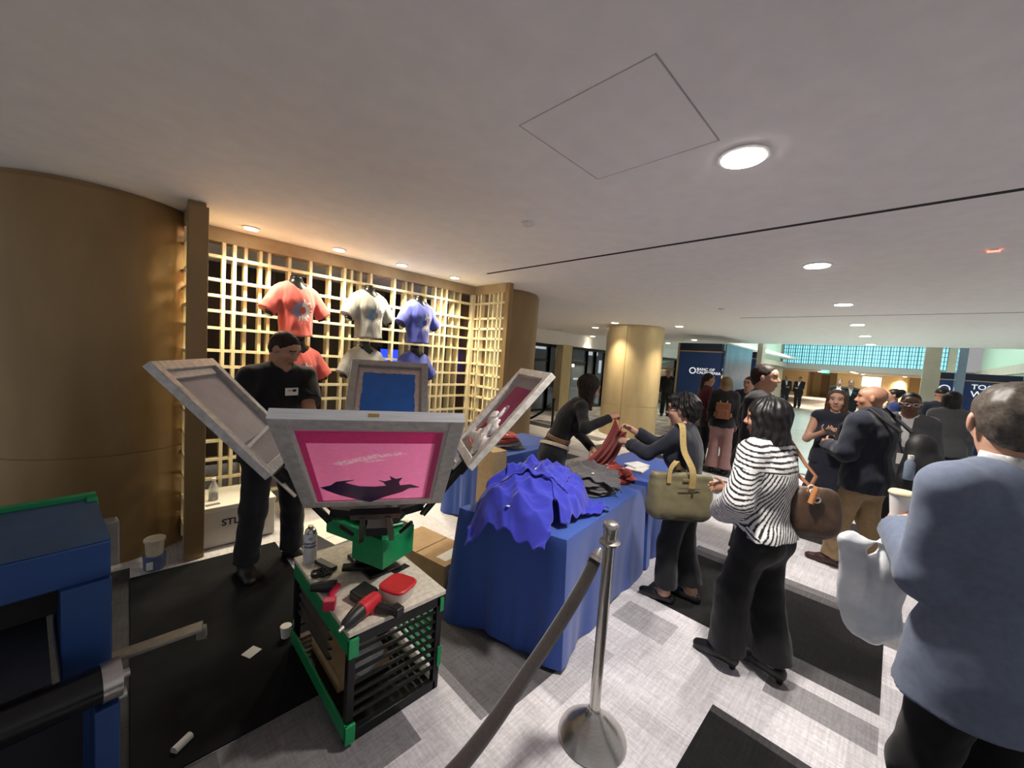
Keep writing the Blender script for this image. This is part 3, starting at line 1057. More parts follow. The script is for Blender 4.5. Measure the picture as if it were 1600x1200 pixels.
def sheet(t, name, x0, y0, x1, y1, m, z0=.0015, z1=.003, rag=0., seed=1, slope=0.):
    r = np.random.RandomState(seed)
    P = []
    for side in range(4):
        n = 26 if rag else 1
        for i in range(n):
            f = i / n
            px, py = ((x0 + (x1 - x0) * f, y0), (x1, y0 + (y1 - y0) * f), (x1 - (x1 - x0) * f, y1), (x0, y1 - (y1 - y0) * f))[side]
            P.append((px + rag * r.randn() * .3, py + rag * r.randn() * .3))
    return MB().prism(P, (0, 0, z0), (1, 0, 0), (0, 1, 0), (0, 0, z1 - z0)).build(name, m, t, smooth=False)


def fill_front(t, w, l):
    bpy.data.objects.remove([c for c in t.children if c.name.startswith('mesh')][0])
    b = MB()
    for (xa, ya, xb, yb) in ((-w, -l, -w + .012, l), (w - .012, -l, w, l), (-w + .012, -l, w - .012, -l + .012), (-w + .012, l - .012, w - .012, l)):
        b.add([(xa, ya, .003), (xb, ya, .003), (xb, yb, .003), (xa, yb, .003)], [(0, 1, 2, 3)])
    b.build('mesh', M_MESH, t, smooth=False, fix=False)
    NXs, NYs = 150, 170
    gx_, gy_ = np.meshgrid(np.linspace(-w + .012, w - .012, NXs), np.linspace(-l + .012, l - .012, NYs), indexing='ij')
    Vs = np.stack([gx_.ravel(), gy_.ravel(), np.full(gx_.size, .003)], 1)
    a_, b_ = np.meshgrid(np.arange(NXs - 1), np.arange(NYs - 1), indexing='ij')
    i_ = (a_ * NYs + b_).ravel()
    Qs = np.stack([i_, i_ + NYs, i_ + NYs + 1, i_ + 1], 1)
    cs = np.tile(arr(.95, .27, .56), (len(Vs), 1))
    sx, sy = -Vs[:, 0], Vs[:, 1]
    for (ax_, ay_, bx_, by_, th_) in ((-.105, .055, .01, .108, .016), (-.02, .095, .085, .125, .010), (-.02, .066, .03, .080, .007)):
        f_ = np.clip((sx - ax_) / (bx_ - ax_), 0, 1)
        dd = np.abs(sy - (ay_ + (by_ - ay_) * f_)) + .5 * np.abs(sx - (ax_ + (bx_ - ax_) * f_))
        streak = np.sin(sx * 260 + 2 * np.sin(sy * 310)) * np.sin(sy * 420 + sx * 90)
        cs[(dd < th_) & (streak > -.25)] = (.97, .62, .78)
    mesh_np('stencil', Vs, Qs, M_PINKV, t, cs)
    MB().box(-w - .046, l + .0485, .001, w + .046, l + .0505, .035).build('lit_end_tape', mat('lit_white_tape', (.82, .83, .85), .4, var=.10, scale=40, stretch=(.2, 1, 3)), t, smooth=False)  # white tape; the light from above on the end face is in its colour
    MB().box(-.018, l + .0507, .012, .012, l + .0515, .024).build('tape_mark', mat('ochre_tape', (.42, .27, .06), .6), t, smooth=False)
    e = MB()  # darker pink bands paint the frame's shade along the mesh edges
    for (xa, ya, xb, yb) in ((-w + .012, l - .085, w - .012, l - .014), (-w + .012, -l + .012, -w + .032, l - .085), (w - .032, -l + .012, w - .012, l - .085), (-w + .012, -l + .012, w - .012, -l + .022)):
        e.add([(xa, ya, .0016), (xb, ya, .0016), (xb, yb, .0016), (xa, yb, .0016)], [(0, 1, 2, 3)])
    e.build('edge_shade', M_PINKD, t, smooth=False)
    # outline of the dark print: a bowl-like splash with two horns (side coordinate flips when seen from below)
    pts = [(-.135, -.105), (-.15, -.085), (-.12, -.075), (-.10, -.05), (-.045, -.04), (-.075, -.055), (-.06, -.068), (-.03, -.085), (.02, -.09), (.055, -.085), (.045, -.06), (.03, -.045), (.05, -.055), (.07, -.045), (.065, -.02), (.085, -.04), (.105, -.032), (.095, -.06), (.10, -.085),
           (.135, -.08), (.165, -.10), (.13, -.105), (.11, -.13), (.085, -.145), (.05, -.165), (.0, -.205), (-.05, -.175), (-.10, -.14)]
    sg = -1
    MB().prism([(sg * (x * 1.12 - .02), (y + .02) * 1.3 - .045) for x, y in pts], (0, 0, -.0005), (1, 0, 0), (0, 1, 0), (0, 0, .0018)).build('ink', M_NAVYINK, t, smooth=False)


def fill_right(t, w, l):
    sheet(t, 'stencil', -w + .07, -l + .04, w - .07, l - .075, M_PINK, .006, .0075)
    s = SDF(.006)
    r = np.random.RandomState(11)
    for k in range(24):
        s.el((-.0 + .11 * r.randn() * .8, -l + .12 + .075 * r.randn() * .8, .012), (.03 + .02 * r.rand(), .03 + .015 * r.rand(), .010 + .012 * r.rand()), k=.012)
    for k in range(6):
        s.el((.03 * r.randn(), -l + .20 + .022 * k, .012), (.026 - .003 * k, .02, .010), k=.012)
    V, Q = s.run(lambda P: .003 * nz3(P, 130, 1))
    mesh_np('ink', V, Q, M_WHITEINK, t)
    s = SDF(.006)
    for k in range(10):
        f = k / 9
        s.el((-.15 + .26 * f, -l + .055 - .02 * math.sin(3 * f), .012), (.03, .014, .008), k=.01)
    for k in range(5):
        s.el((-.15 + .015 * k, -l + .07 + .03 * k, .011), (.014, .022, .007), k=.01)
    V, Q = s.run()
    mesh_np('ink_stain', V, Q, M_CORAL, t)
    e = MB()
    for k in range(9):
        e.prism(polar_blob(k, 20, .02, .5), (.03 * math.sin(3 * k), .02 + .03 * math.cos(2.2 * k), .0078), (1, 0, 0), (0, 1, 0), (0, 0, .0006))
    e.build('ink_smear', MATS['pale_pink_smear'], t, smooth=False)


def fill_back(t, w, l):
    sheet(t, 'mesh_margin', -w + .012, -l + .012, w - .012, l - .012, mat('beige_mesh_margin', (.55, .42, .36), .6, var=.15, scale=30), .005, .006)
    sheet(t, 'ink', -w + .04, -l + .05, w - .045, l - .05, M_BLUEINK, .0063, .0085, rag=.008, seed=4)


def fill_left(t, w, l):
    sheet(t, 'stencil', -w + .035, -l + .14, w - .035, l - .06, M_LILAC, .006, .0075)
    tp = mat('white_tape', (.68, .66, .62), .4, var=.15, scale=60)
    MB().obox((0, l - .02, .012), (w - .02, 0, 0), (0, .018, 0), (0, 0, .006)).build('tape_strip', tp, t, smooth=False)
    MB().obox((0, -l + .13, .010), (w - .02, .02, 0), (0, .008, 0), (0, 0, .004)).build('tape_strip', tp, t, smooth=False)


screen('front', 'printing screen nearest the camera, pink stencil seen from below with a dark indigo splash', mat('frame_front', (.52, .50, .47), .5, .2, var=.2, scale=30), fill_front)
screen('right', 'raised printing screen leaning right, pink stencil with a heap of white ink', mat('frame_inky', (.72, .69, .64), .55, .15, var=.22, scale=30), fill_right)
screen('back', 'printing screen facing the camera with a flat blue ink rectangle', mat('frame_grey', (.36, .34, .32), .5, .25, var=.12), fill_back)
screen('left', 'raised printing screen leaning left, blank grey-lilac mesh in a silvery frame', M_SILVER, fill_left)

# things on and in the cart
can = empty('spray_can', (.69, 2.14, ZT), 0, 'white aerosol can with dark blue lettering on the back corner of the cart', 'spray can')
MB().lathe([(.031, 0), (.033, .004), (.033, .15), (.029, .158)]).build('body', mat('can_white', (.70, .70, .72), .3, .1, var=.06), can)
MB().lathe([(.029, .158), (.029, .166), (.024, .178), (.014, .182), (.014, .196), (.001, .197)]).build('cap', M_STEEL, can)


def wrap_text(parent, body, size, m, r, z, a0, name='lettering'):
    o = text_obj(name, body, size, m, (0, 0, 0), (1, 0, 0), (0, 0, 1), parent, depth=.0005, align='CENTER', offset=.0006)
    n = len(o.data.vertices)
    co = np.zeros(n * 3)
    o.data.vertices.foreach_get('co', co)
    co = co.reshape(-1, 3)
    an = a0 + co[:, 0] / r
    rr = r + .0006 - co[:, 1] * .2
    o.data.vertices.foreach_set('co', np.stack([rr * np.cos(an), rr * np.sin(an), co[:, 2] + z], 1).ravel())
    return o


M_INKB = mat('dark_blue_print', (.02, .02, .10), .5)
wrap_text(can, '///', .022, M_INKB, .033, .128, math.radians(-108))
wrap_text(can, 'SUPPORT', .0165, M_INKB, .033, .103, math.radians(-108))
wrap_text(can, 'ADHESIVE', .015, M_INKB, .033, .086, math.radians(-108))

tub = empty('food_tub', (.905, 1.575, ZT), .4, 'clear plastic tub with a red lid on the front of the cart', 'tub')


def rsq(r, e=4, n=36):
    out = []
    for k in range(n):
        a = 2 * PI * k / n
        c, s = math.cos(a), math.sin(a)
        q = r / (abs(c) ** e + abs(s) ** e) ** (1 / e)
        out.append((q * c, q * s))
    return out


def loft(sections, cap=True):
    """sections: list of (list of xy, z)"""
    b = MB()
    n = len(sections[0][0])
    vs = [(x, y, z) for s, z in sections for x, y in s]
    fs = [(i * n + k, i * n + (k + 1) % n, (i + 1) * n + (k + 1) % n, (i + 1) * n + k) for i in range(len(sections) - 1) for k in range(n)]
    fs += [tuple(reversed(range(n))), tuple((len(sections) - 1) * n + k for k in range(n))]
    return b.add(vs, fs)


loft([(rsq(.058), 0), (rsq(.06), .004), (rsq(.068), .055)]).build('body', mat('cloudy_plastic', (.62, .56, .52), .3, var=.08), tub)
loft([(rsq(.070), .055), (rsq(.073), .058), (rsq(.073), .066), (rsq(.066), .071), (rsq(.060), .068)]).build('lid', M_RED, tub)

dr = empty('cordless_drill', (.72, 1.535, ZT + .042), math.radians(205), 'red and black power drill lying at the front corner of the cart', 'drill')
MB().tube([(.02, 0, 0), (-.03, 0, 0), (-.085, 0, 0)], [.034, .036, .030], n=20).box(-.08, -.03, -.035, -.02, .03, .005).build('body', M_RED, dr, bevel=.004)
MB().tube([(.02, 0, 0), (.05, 0, -.002), (.10, 0, -.008), (.115, 0, -.010)], [.033, .031, .022, .014], n=20).build('nose', mat('black_plastic', (.012, .012, .013), .45, var=.2), dr)
MB().tube([(.115, 0, -.010), (.14, 0, -.013)], [.010, .006], n=12).build('chuck', M_STEEL, dr)
MB().beam((-.05, .02, -.018), (-.07, .12, -.02), .035, .03).beam((-.055, .115, -.02), (-.095, .125, -.02), .05, .04).build('handle', MATS['black_plastic'], dr, bevel=.005)

hg = empty('heat_gun', (.70, 1.79, ZT + .028), math.radians(150), 'black and pinkish red hand tool lying behind the drill on the cart', 'hand tool')
MB().tube([(.0, 0, 0), (.06, 0, 0), (.11, 0, 0)], [.026, .026, .018], n=18).build('body', MATS['black_plastic'], hg)
MB().tube([(-.01, .0, 0), (.01, .06, -.004), (.0, .12, -.006)], [.016, .015, .015], n=14).box(-.02, .105, -.028, .03, .15, .016).build('handle', mat('raspberry_plastic', (.60, .02, .07), .4), hg, bevel=.004)
s = MB()
for k in range(5):
    r = .028 + .006 * (k % 3)
    s.tube([(.69 + .02 * math.cos(k) + r * math.cos(a), 1.955 + r * .8 * math.sin(a), ZT + .006 + .006 * k + .003 * math.sin(3 * a)) for a in np.linspace(0, 2 * PI, 22)], .0042, n=8, cap=False)
tag(s.build('power_cord', MATS['black_plastic']), 'coiled black power cord on the cart by the aerosol can', 'cord')
tag(MB().obox((.735, 2.03, ZT + .012), (.02, -.065, 0), (.018, .005, 0), (0, .0, .01)).build('squeegee', MATS['black_plastic'], bevel=.003), 'flat black bar lying behind the tools on the cart', 'squeegee')
b = MB().obox((.775, 1.655, ZT + .025), (.045, .02, 0), (-.012, .05, 0), (0, 0, .022))
tag(b.build('battery_pack', MATS['black_plastic'], bevel=.008), 'chunky black battery pack between the drill and the red-lid tub', 'battery')
cup = empty('paper_cup', (.628, 2.30, .004), 0, 'small white paper cup on the black mat by the rear cart corner', 'cup')
MB().lathe([(.021, 0), (.028, .068), (.026, .068), (.02, .006)]).build('wall', M_PAPER, cup)
MB().lathe([(.028, .066), (.0295, .069), (.028, .072)]).build('rim', M_PAPER, cup)
tag(MB().obox((.80, 1.85, .16), (.10, .0, .02), (0, .17, 0), (-.002, 0, .008)).obox((.82, 1.88, .09), (.13, 0, .0), (0, .18, 0), (0, 0, .034)).build('cardboard_piece', M_CARD), 'piece of brown cardboard lying inside the cart', 'cardboard')
s = SDF(.008)
for k in range(9):
    s.el((.76 + .03 * math.sin(2 * k), 1.60 + .03 * math.cos(3 * k), .255 + .03 * (k % 3)), (.05, .05, .04), k=.02)
V, Q = s.run(lambda P: .006 * nz3(P, 70, 2))
tag(mesh_np('plastic_bag', V, Q, mat('thin_white_plastic', (.62, .63, .64), .25, var=.1, alpha=.8)), 'crumpled clear plastic bag inside the cart', 'bag')

# rubber mats and scraps of paper
tag(MB().box(.0, 1.80, .002, .86, 3.52, .010).build('floor_mat', mat('black_rubber_mat', (.0075, .0078, .009), .8, var=.35, scale=5, spec=.12), bevel=.003), 'large black rubber mat under the man in black and the cart', 'mat')
for (x, y, a, w, h, lab) in ((.463, 2.287, .5, .035, .03, 'small white paper scrap on the black mat'), ):
    tag(MB().obox((x, y, .0115), (w * math.cos(a), w * math.sin(a), 0), (-h * math.sin(a), h * math.cos(a), .001), (0, 0, .0008)).build('paper_scrap', M_PAPER, smooth=False), lab, 'paper')
tag(MB().tube([(.125, 1.885, .018), (.18, 1.925, .018)], .016, n=14).build('paper_scrap', M_PAPER), 'small white roll of paper on the carpet at the near mat corner', 'paper')

# boxes and containers behind the press
bx = empty('shipping_box', (.405, 3.69, 0), .02, 'big white box with black stencilled letters against the lattice, behind the man in black', 'box')
MB().box(0, 0, .008, .49, .48, .31).build('body', mat('white_board', (.58, .55, .50), .7, var=.06, scale=10), bx, bevel=.006)
MB().box(-.006, -.006, .29, .496, .486, .335).build('lid', mat('white_board_lid', (.66, .63, .56), .7, var=.05, scale=10), bx, bevel=.006)
text_obj('lettering', 'STLI', .075, mat('black_stencil', (.02, .02, .02), .6), (.115, -.0015, .17), (1, 0, .0), (0, 0, 1), bx, depth=.0006, offset=.002)
bt = empty('drink_bottle', (.488, 3.87, .335), 0, 'clear bottle with dark drink at the bottom standing on the big white box', 'bottle')
MB().lathe([(.030, 0), (.033, .006), (.033, .10), (.030, .115), (.015, .15), (.013, .165)]).build('body', M_CLEAR, bt)
MB().lathe([(.0305, .004), (.0305, .055)]).build('drink', mat('dark_cola', (.02, .008, .006), .2), bt)
MB().lathe([(.015, .165), (.015, .182), (.001, .183)]).build('cap', M_PAPER, bt)
tag(MB().obox((.47, 3.755, .3385), (.045, .006, 0), (-.003, .016, 0), (0, 0, .003)).build('scraper', mat('grey_plastic', (.2, .2, .19), .5), bevel=.001), 'small grey scraper lying on the big white box', 'scraper')
bk = empty('ink_bucket', (.125, 3.60, 0), 0, 'blue-white pail with an off-white tub stacked on it, by the bronze pilaster', 'bucket')
MB().lathe([(.052, 0), (.060, .01), (.064, .105)]).build('body', mat('hazy_blue_plastic', (.12, .16, .30), .35, var=.15), bk)
MB().box(-.045, -.066, .02, -.01, -.055, .075).build('paper_label', M_PAPER, bk, bevel=.003)
tb = empty('ink_tub', (.125, 3.60, .1055), 0, 'off-white tub with a lid stacked on the hazy blue pail', 'tub')
MB().lathe([(.048, 0), (.053, .10)]).build('body', mat('cream_plastic', (.62, .55, .40), .4, var=.06), tb)
MB().lathe([(.058, .098), (.060, .103), (.060, .116), (.055, .120), (.001, .119)]).build('lid', mat('cream_plastic_lid', (.70, .63, .48), .4), tb)
w1 = empty('small_box', (1.20, 2.97, 0), math.radians(12), 'small white closed carton behind the aerosol can', 'box')
MB().box(-.15, -.13, 0, .15, .13, .20).build('body', MATS['white_board'], w1, bevel=.004)
MB().box(-.153, -.133, .20, .153, -.002, .206).box(-.153, .002, .20, .153, .133, .206).build('flap', MATS['white_board_lid'], w1, bevel=.002)
MB().box(-.05, .03, .206, .05, .09, .2075).build('paper_label', mat('grey_label', (.4, .39, .36), .7), w1, smooth=False)
tag(MB().box(.92, 3.28, 0, 1.28, 3.55, .10).build('paper_stack', mat('cream_paper_stack', (.68, .64, .54), .7, var=.12, scale=30, stretch=(1, 1, 10)), bevel=.004), 'low stack of cream paper behind the small white carton', 'paper')
bb = empty('shipping_box', (1.435, 1.93, 0), math.radians(10), 'brown cardboard box with a raised flap and white labels, between cart and blue table', 'box')
MB().box(0, 0, 0, .30, .55, .30).build('body', M_CARD, bb, bevel=.003)
MB().box(.0, .0, .301, .30, .27, .307).box(0, .28, .301, .30, .55, .307).build('flap', M_CARD, bb, bevel=.002)
MB().beam((.0, .56, .30), (.10, .70, .36), .29, .006).build('raised_flap', mat('pale_cardboard', (.62, .54, .42), .8), bb, smooth=False)
MB().box(.05, .04, .307, .22, .13, .3085).build('top_label', M_PAPER, bb, smooth=False)
MB().box(.04, -.003, .10, .20, 0, .27).build('side_label', M_PAPER, bb, smooth=False)
ch = empty('stool', (2.78, 3.58, 0), .1, 'slim gold-legged stool by the right end of the lattice', 'stool')
M_BRASSLEG = mat('gold_leg', (.55, .40, .18), .35, .6)
MB().box(-.17, -.17, .43, .17, .17, .47).build('seat', mat('cream_seat', (.60, .50, .34), .6), ch, bevel=.01)
for sx in (-1, 1):
    for sy in (-1, 1):
        MB().tube([(sx * .15, sy * .15, .43), (sx * .16, sy * .16, 0)], .011, n=10).build('leg', M_BRASSLEG, ch)
MB().tube([(-.15, -.15, .40), (.15, .15, .40)], .008, n=8).tube([(.15, -.15, .40), (-.15, .15, .40)], .008, n=8).build('stretcher', M_BRASSLEG, ch)

# blue machine at the left edge
dy = empty('textile_dryer', (-.04, 1.6, 0), math.radians(8), 'dark blue machine with a green-edged top cut off at the left edge', 'machine')
M_DBLUE = mat('blue_enamel', (.012, .055, .20), .45, .1, var=.12, scale=6)
M_DBLUE2 = mat('blue_enamel_worn', (.03, .075, .16), .5, .1, var=.15, scale=8)
L = 1.9
MB().prism([(.0, .943), (.0, 1.053), (.35, 1.085), (.35, .943)], (0, 0, 0), (0, 1, 0), (0, 0, 1), (-L, 0, 0)).build('hood', M_DBLUE, dy, bevel=.004)
MB().prism([(.003, 1.055), (.33, 1.085), (.33, 1.089), (.003, 1.059)], (0, 0, 0), (0, 1, 0), (0, 0, 1), (-L, 0, 0)).build('top_panel', M_DBLUE2, dy, smooth=False)
MB().box(-L, .335, 1.07, .003, .36, 1.105).box(-.022, .30, 1.07, .005, .345, 1.095).build('green_edge', M_GREEN, dy, bevel=.003)
MB().box(-L, .06, .85, -.05, .34, .945).build('recess', M_BLACK, dy, smooth=False)
MB().box(-.10, -.02, .64, 0, .34, .945).box(-.05, -.16, .0, 0, -.06, .64).box(-.05, .20, 0, 0, .34, .66).box(-L, -.14, .0, 0, .34, .06).build('side_frame', M_DBLUE, dy, bevel=.004)
MB().prism([(.30, .88), (-.10, .74), (-.10, .66), (.30, .70)], (-.12, 0, 0), (0, 1, 0), (0, 0, 1), (-L + .12, 0, 0)).build('belt_bed', mat('dark_belt', (.02, .023, .032), .5, var=.2), dy, smooth=False)
MB().tube([(-L, -.13, .70), (-.03, -.13, .70)], .048, n=24).build('roller', mat('black_roller', (.012, .012, .014), .25, .2, var=.1), dy)
MB().tube([(-.035, -.13, .70), (.004, -.13, .70)], .052, n=24).tube([(.004, -.13, .70), (.022, -.13, .70)], .012, n=12).tube([(.0, -.10, .62), (.02, -.10, .62)], .014, n=12).build('bearing', M_STEEL, dy)
MB().box(-L, -.02, .06, -.06, .0, .64).build('lower_panel', mat('black_navy_panel', (.008, .009, .014), .6), dy, smooth=False)
MB().beam((-.01, .13, .60), (.24, .06, .625), .055, .012).beam((.235, .06, .625), (.24, .07, .575), .03, .02).build('lever', mat('grey_steel_lever', (.30, .29, .26), .4, .6, var=.15), dy, bevel=.003)
MB().box(0.0, .25, .86, .05, .30, 1.02).build('switch_box', mat('clear_grey_plastic', (.2, .19, .17), .3), dy, bevel=.006)

# stanchions and ropes
M_ROPE = mat('brown_black_velvet', (.030, .022, .020), .9, var=.2, scale=80, sheen=.3)
M_ROPEB = mat('black_velvet', (.008, .008, .009), .9, var=.2, scale=80)


def stanchion(x, y, label, dark=False):
    m = M_STEEL if not dark else mat('dark_bronze_metal', (.10, .08, .06), .35, .8)
    t = empty('stanchion', (x, y, 0), 0, label, 'stanchion', 'rope barrier posts')
    MB().lathe([(.150, 0), (.152, .006), (.148, .014), (.10, .06), (.05, .105), (.030, .125), (.027, .14)], n=48).build('base', m, t)
    MB().lathe([(.024, .13), (.024, .90)], n=24).build('post', m, t)
    MB().lathe([(.024, .895), (.044, .902), (.046, .912), (.028, .918), (.028, .925), (.030, .93), (.030, .965), (.034, .968), (.036, .985), (.030, .995), (.018, 1.0), (.001, 1.002)], n=28).build('head', m, t)
    return t


def rope(pts, r, m, label, hook=M_STEEL):
    t = empty('barrier_rope', pts[0], 0, label, 'rope')
    P = np.array(pts) - np.array(pts[0])
    # smooth with Catmull-Rom
    out = []
    E = [2 * P[0] - P[1]] + list(P) + [2 * P[-1] - P[-2]]
    for i in range(1, len(E) - 2):
        for f in np.linspace(0, 1, 10, endpoint=False):
            a, b_, c, d = E[i - 1], E[i], E[i + 1], E[i + 2]
            out.append(.5 * ((2 * b_) + (-a + c) * f + (2 * a - 5 * b_ + 4 * c - d) * f * f + (-a + 3 * b_ - 3 * c + d) * f ** 3))
    out.append(P[-1])
    MB().tube(out[2:-2], r, n=14).build('rope', m, t)
    for q0, q1 in ((out[0], out[3]), (out[-1], out[-4])):
        MB().tube([q0, q0 * .5 + q1 * .5, q1], [r * .35, r * .9, r * 1.15], n=14).build('end_cap', hook, t)
    return t


stanchion(1.484, .815, 'brushed steel rope post in front of the blue table')
stanchion(-.40, .72, 'brushed steel rope post outside the photo at the left')
stanchion(5.40, 4.31, 'dark rope post far behind the woman in black', True)
stanchion(3.2, 4.95 + .9, 'dark rope post hidden behind the right printing screen', True)
rope([(1.428, .823, .895), (1.32, .84, .74), (1.10, .86, .55), (.72, .83, .42), (.30, .79, .47), (-.1, .75, .68), (-.345, .72, .895)], .026, M_ROPE, 'thick brown-black velvet rope sagging from the steel post to the lower left')
rope([(5.345, 4.33, .895), (5.15, 4.45, .70), (4.9, 4.6, .58), (4.4, 4.95, .52), (3.8, 5.4, .62), (3.255, 5.83, .895)], .02, M_ROPEB, 'black velvet rope sagging from the far dark post', MATS['dark_bronze_metal'])

# tables under blue cloths
M_CLOTH = mat('royal_blue_tablecloth', (.022, .072, .34), .75, var=.07, scale=90, sheen=.2)


def cloth_table(P, z, label, seed, group, amp=.02):
    """draped cloth over a rectangular table, P = four top corners (counter-clockwise)"""
    c = np.mean(np.array(P), 0)
    r = np.random.RandomState(seed)
    per = []
    N = 40
    for i in range(4):
        a, b_ = np.array(P[i]), np.array(P[(i + 1) % 4])
        for k in range(N):
            per.append(a + (b_ - a) * k / N)
    n = len(per)
    nrm = []
    for i in range(n):
        d = per[(i + 2) % n] - per[i - 2]
        v = np.array((d[1], -d[0]))
        nrm.append(v / np.linalg.norm(v))
    ph = r.rand(6) * 6.28
    vs, fs = [], []
    lev = [0, .012, .03, .1, .2, .35, .5, .68, .85, 1.0]
    zl = [z, z - .003, z - .02] + [z - (z - .012) * f for f in lev[3:]]
    for li, f in enumerate(lev):
        for i in range(n):
            u = i / n * 2 * PI
            corner = max(0, 1 - min(i % N, N - i % N) / 7)
            w = amp * f * (math.sin(9 * u + ph[0]) + .7 * math.sin(17 * u + ph[1]) + .4 * math.sin(31 * u + ph[2])) + .05 * f * corner
            off = (.0, .008, .012)[li] if li < 3 else .012 + w
            q = per[i] + nrm[i] * off
            dz = .012 * math.sin(7 * u + ph[3]) * f if f == 1.0 else 0
            vs.append((q[0] - c[0], q[1] - c[1], max(.004, zl[li] + dz)))
    for li in range(len(lev) - 1):
        for i in range(n):
            fs.append((li * n + i, li * n + (i + 1) % n, (li + 1) * n + (i + 1) % n, (li + 1) * n + i))
    fs.append(tuple(range(n)))
    o = MB().add(vs, fs).build('tablecloth', M_CLOTH)
    o.location = (c[0], c[1], 0)
    tag(o, label, 'tablecloth', group)
    t = empty('folding_table', (c[0], c[1], 0), 0, label.replace('royal blue cloth draped over the shirt table', 'folding table hidden under the blue cloth').replace('royal blue cloth', 'folding table under the cloth'), 'table', 'tables under cloths')
    Q = [c + (np.array(p) - c) * .97 for p in P]
    MB().prism([tuple(q - c) for q in Q], (0, 0, z - .03), (1, 0, 0), (0, 1, 0), (0, 0, .026)).build('tabletop', M_PLY, t, smooth=False)
    for q in Q:
        e = (q - c) * .88
        MB().tube([(e[0], e[1], 0), (e[0], e[1], z - .03)], .013, n=10).build('leg', M_BLKMET, t)


cloth_table([(1.66, 1.17), (2.92, 1.34), (2.72, 1.95), (1.46, 1.83)], .73, 'royal blue cloth draped over the shirt table in front of the steel post', 1, 'blue tablecloths', .010)
cloth_table([(3.05, 1.37), (4.0, 1.42), (3.92, 2.0), (2.92, 1.97)], .73, 'royal blue cloth on the second table, behind the woman with the olive tote', 2, 'blue tablecloths', .014)
cloth_table([(2.42, 2.58), (3.6, 2.66), (3.55, 3.3), (2.38, 3.22)], .73, 'royal blue cloth on the back table behind the leaning woman', 3, 'blue tablecloths', .014)


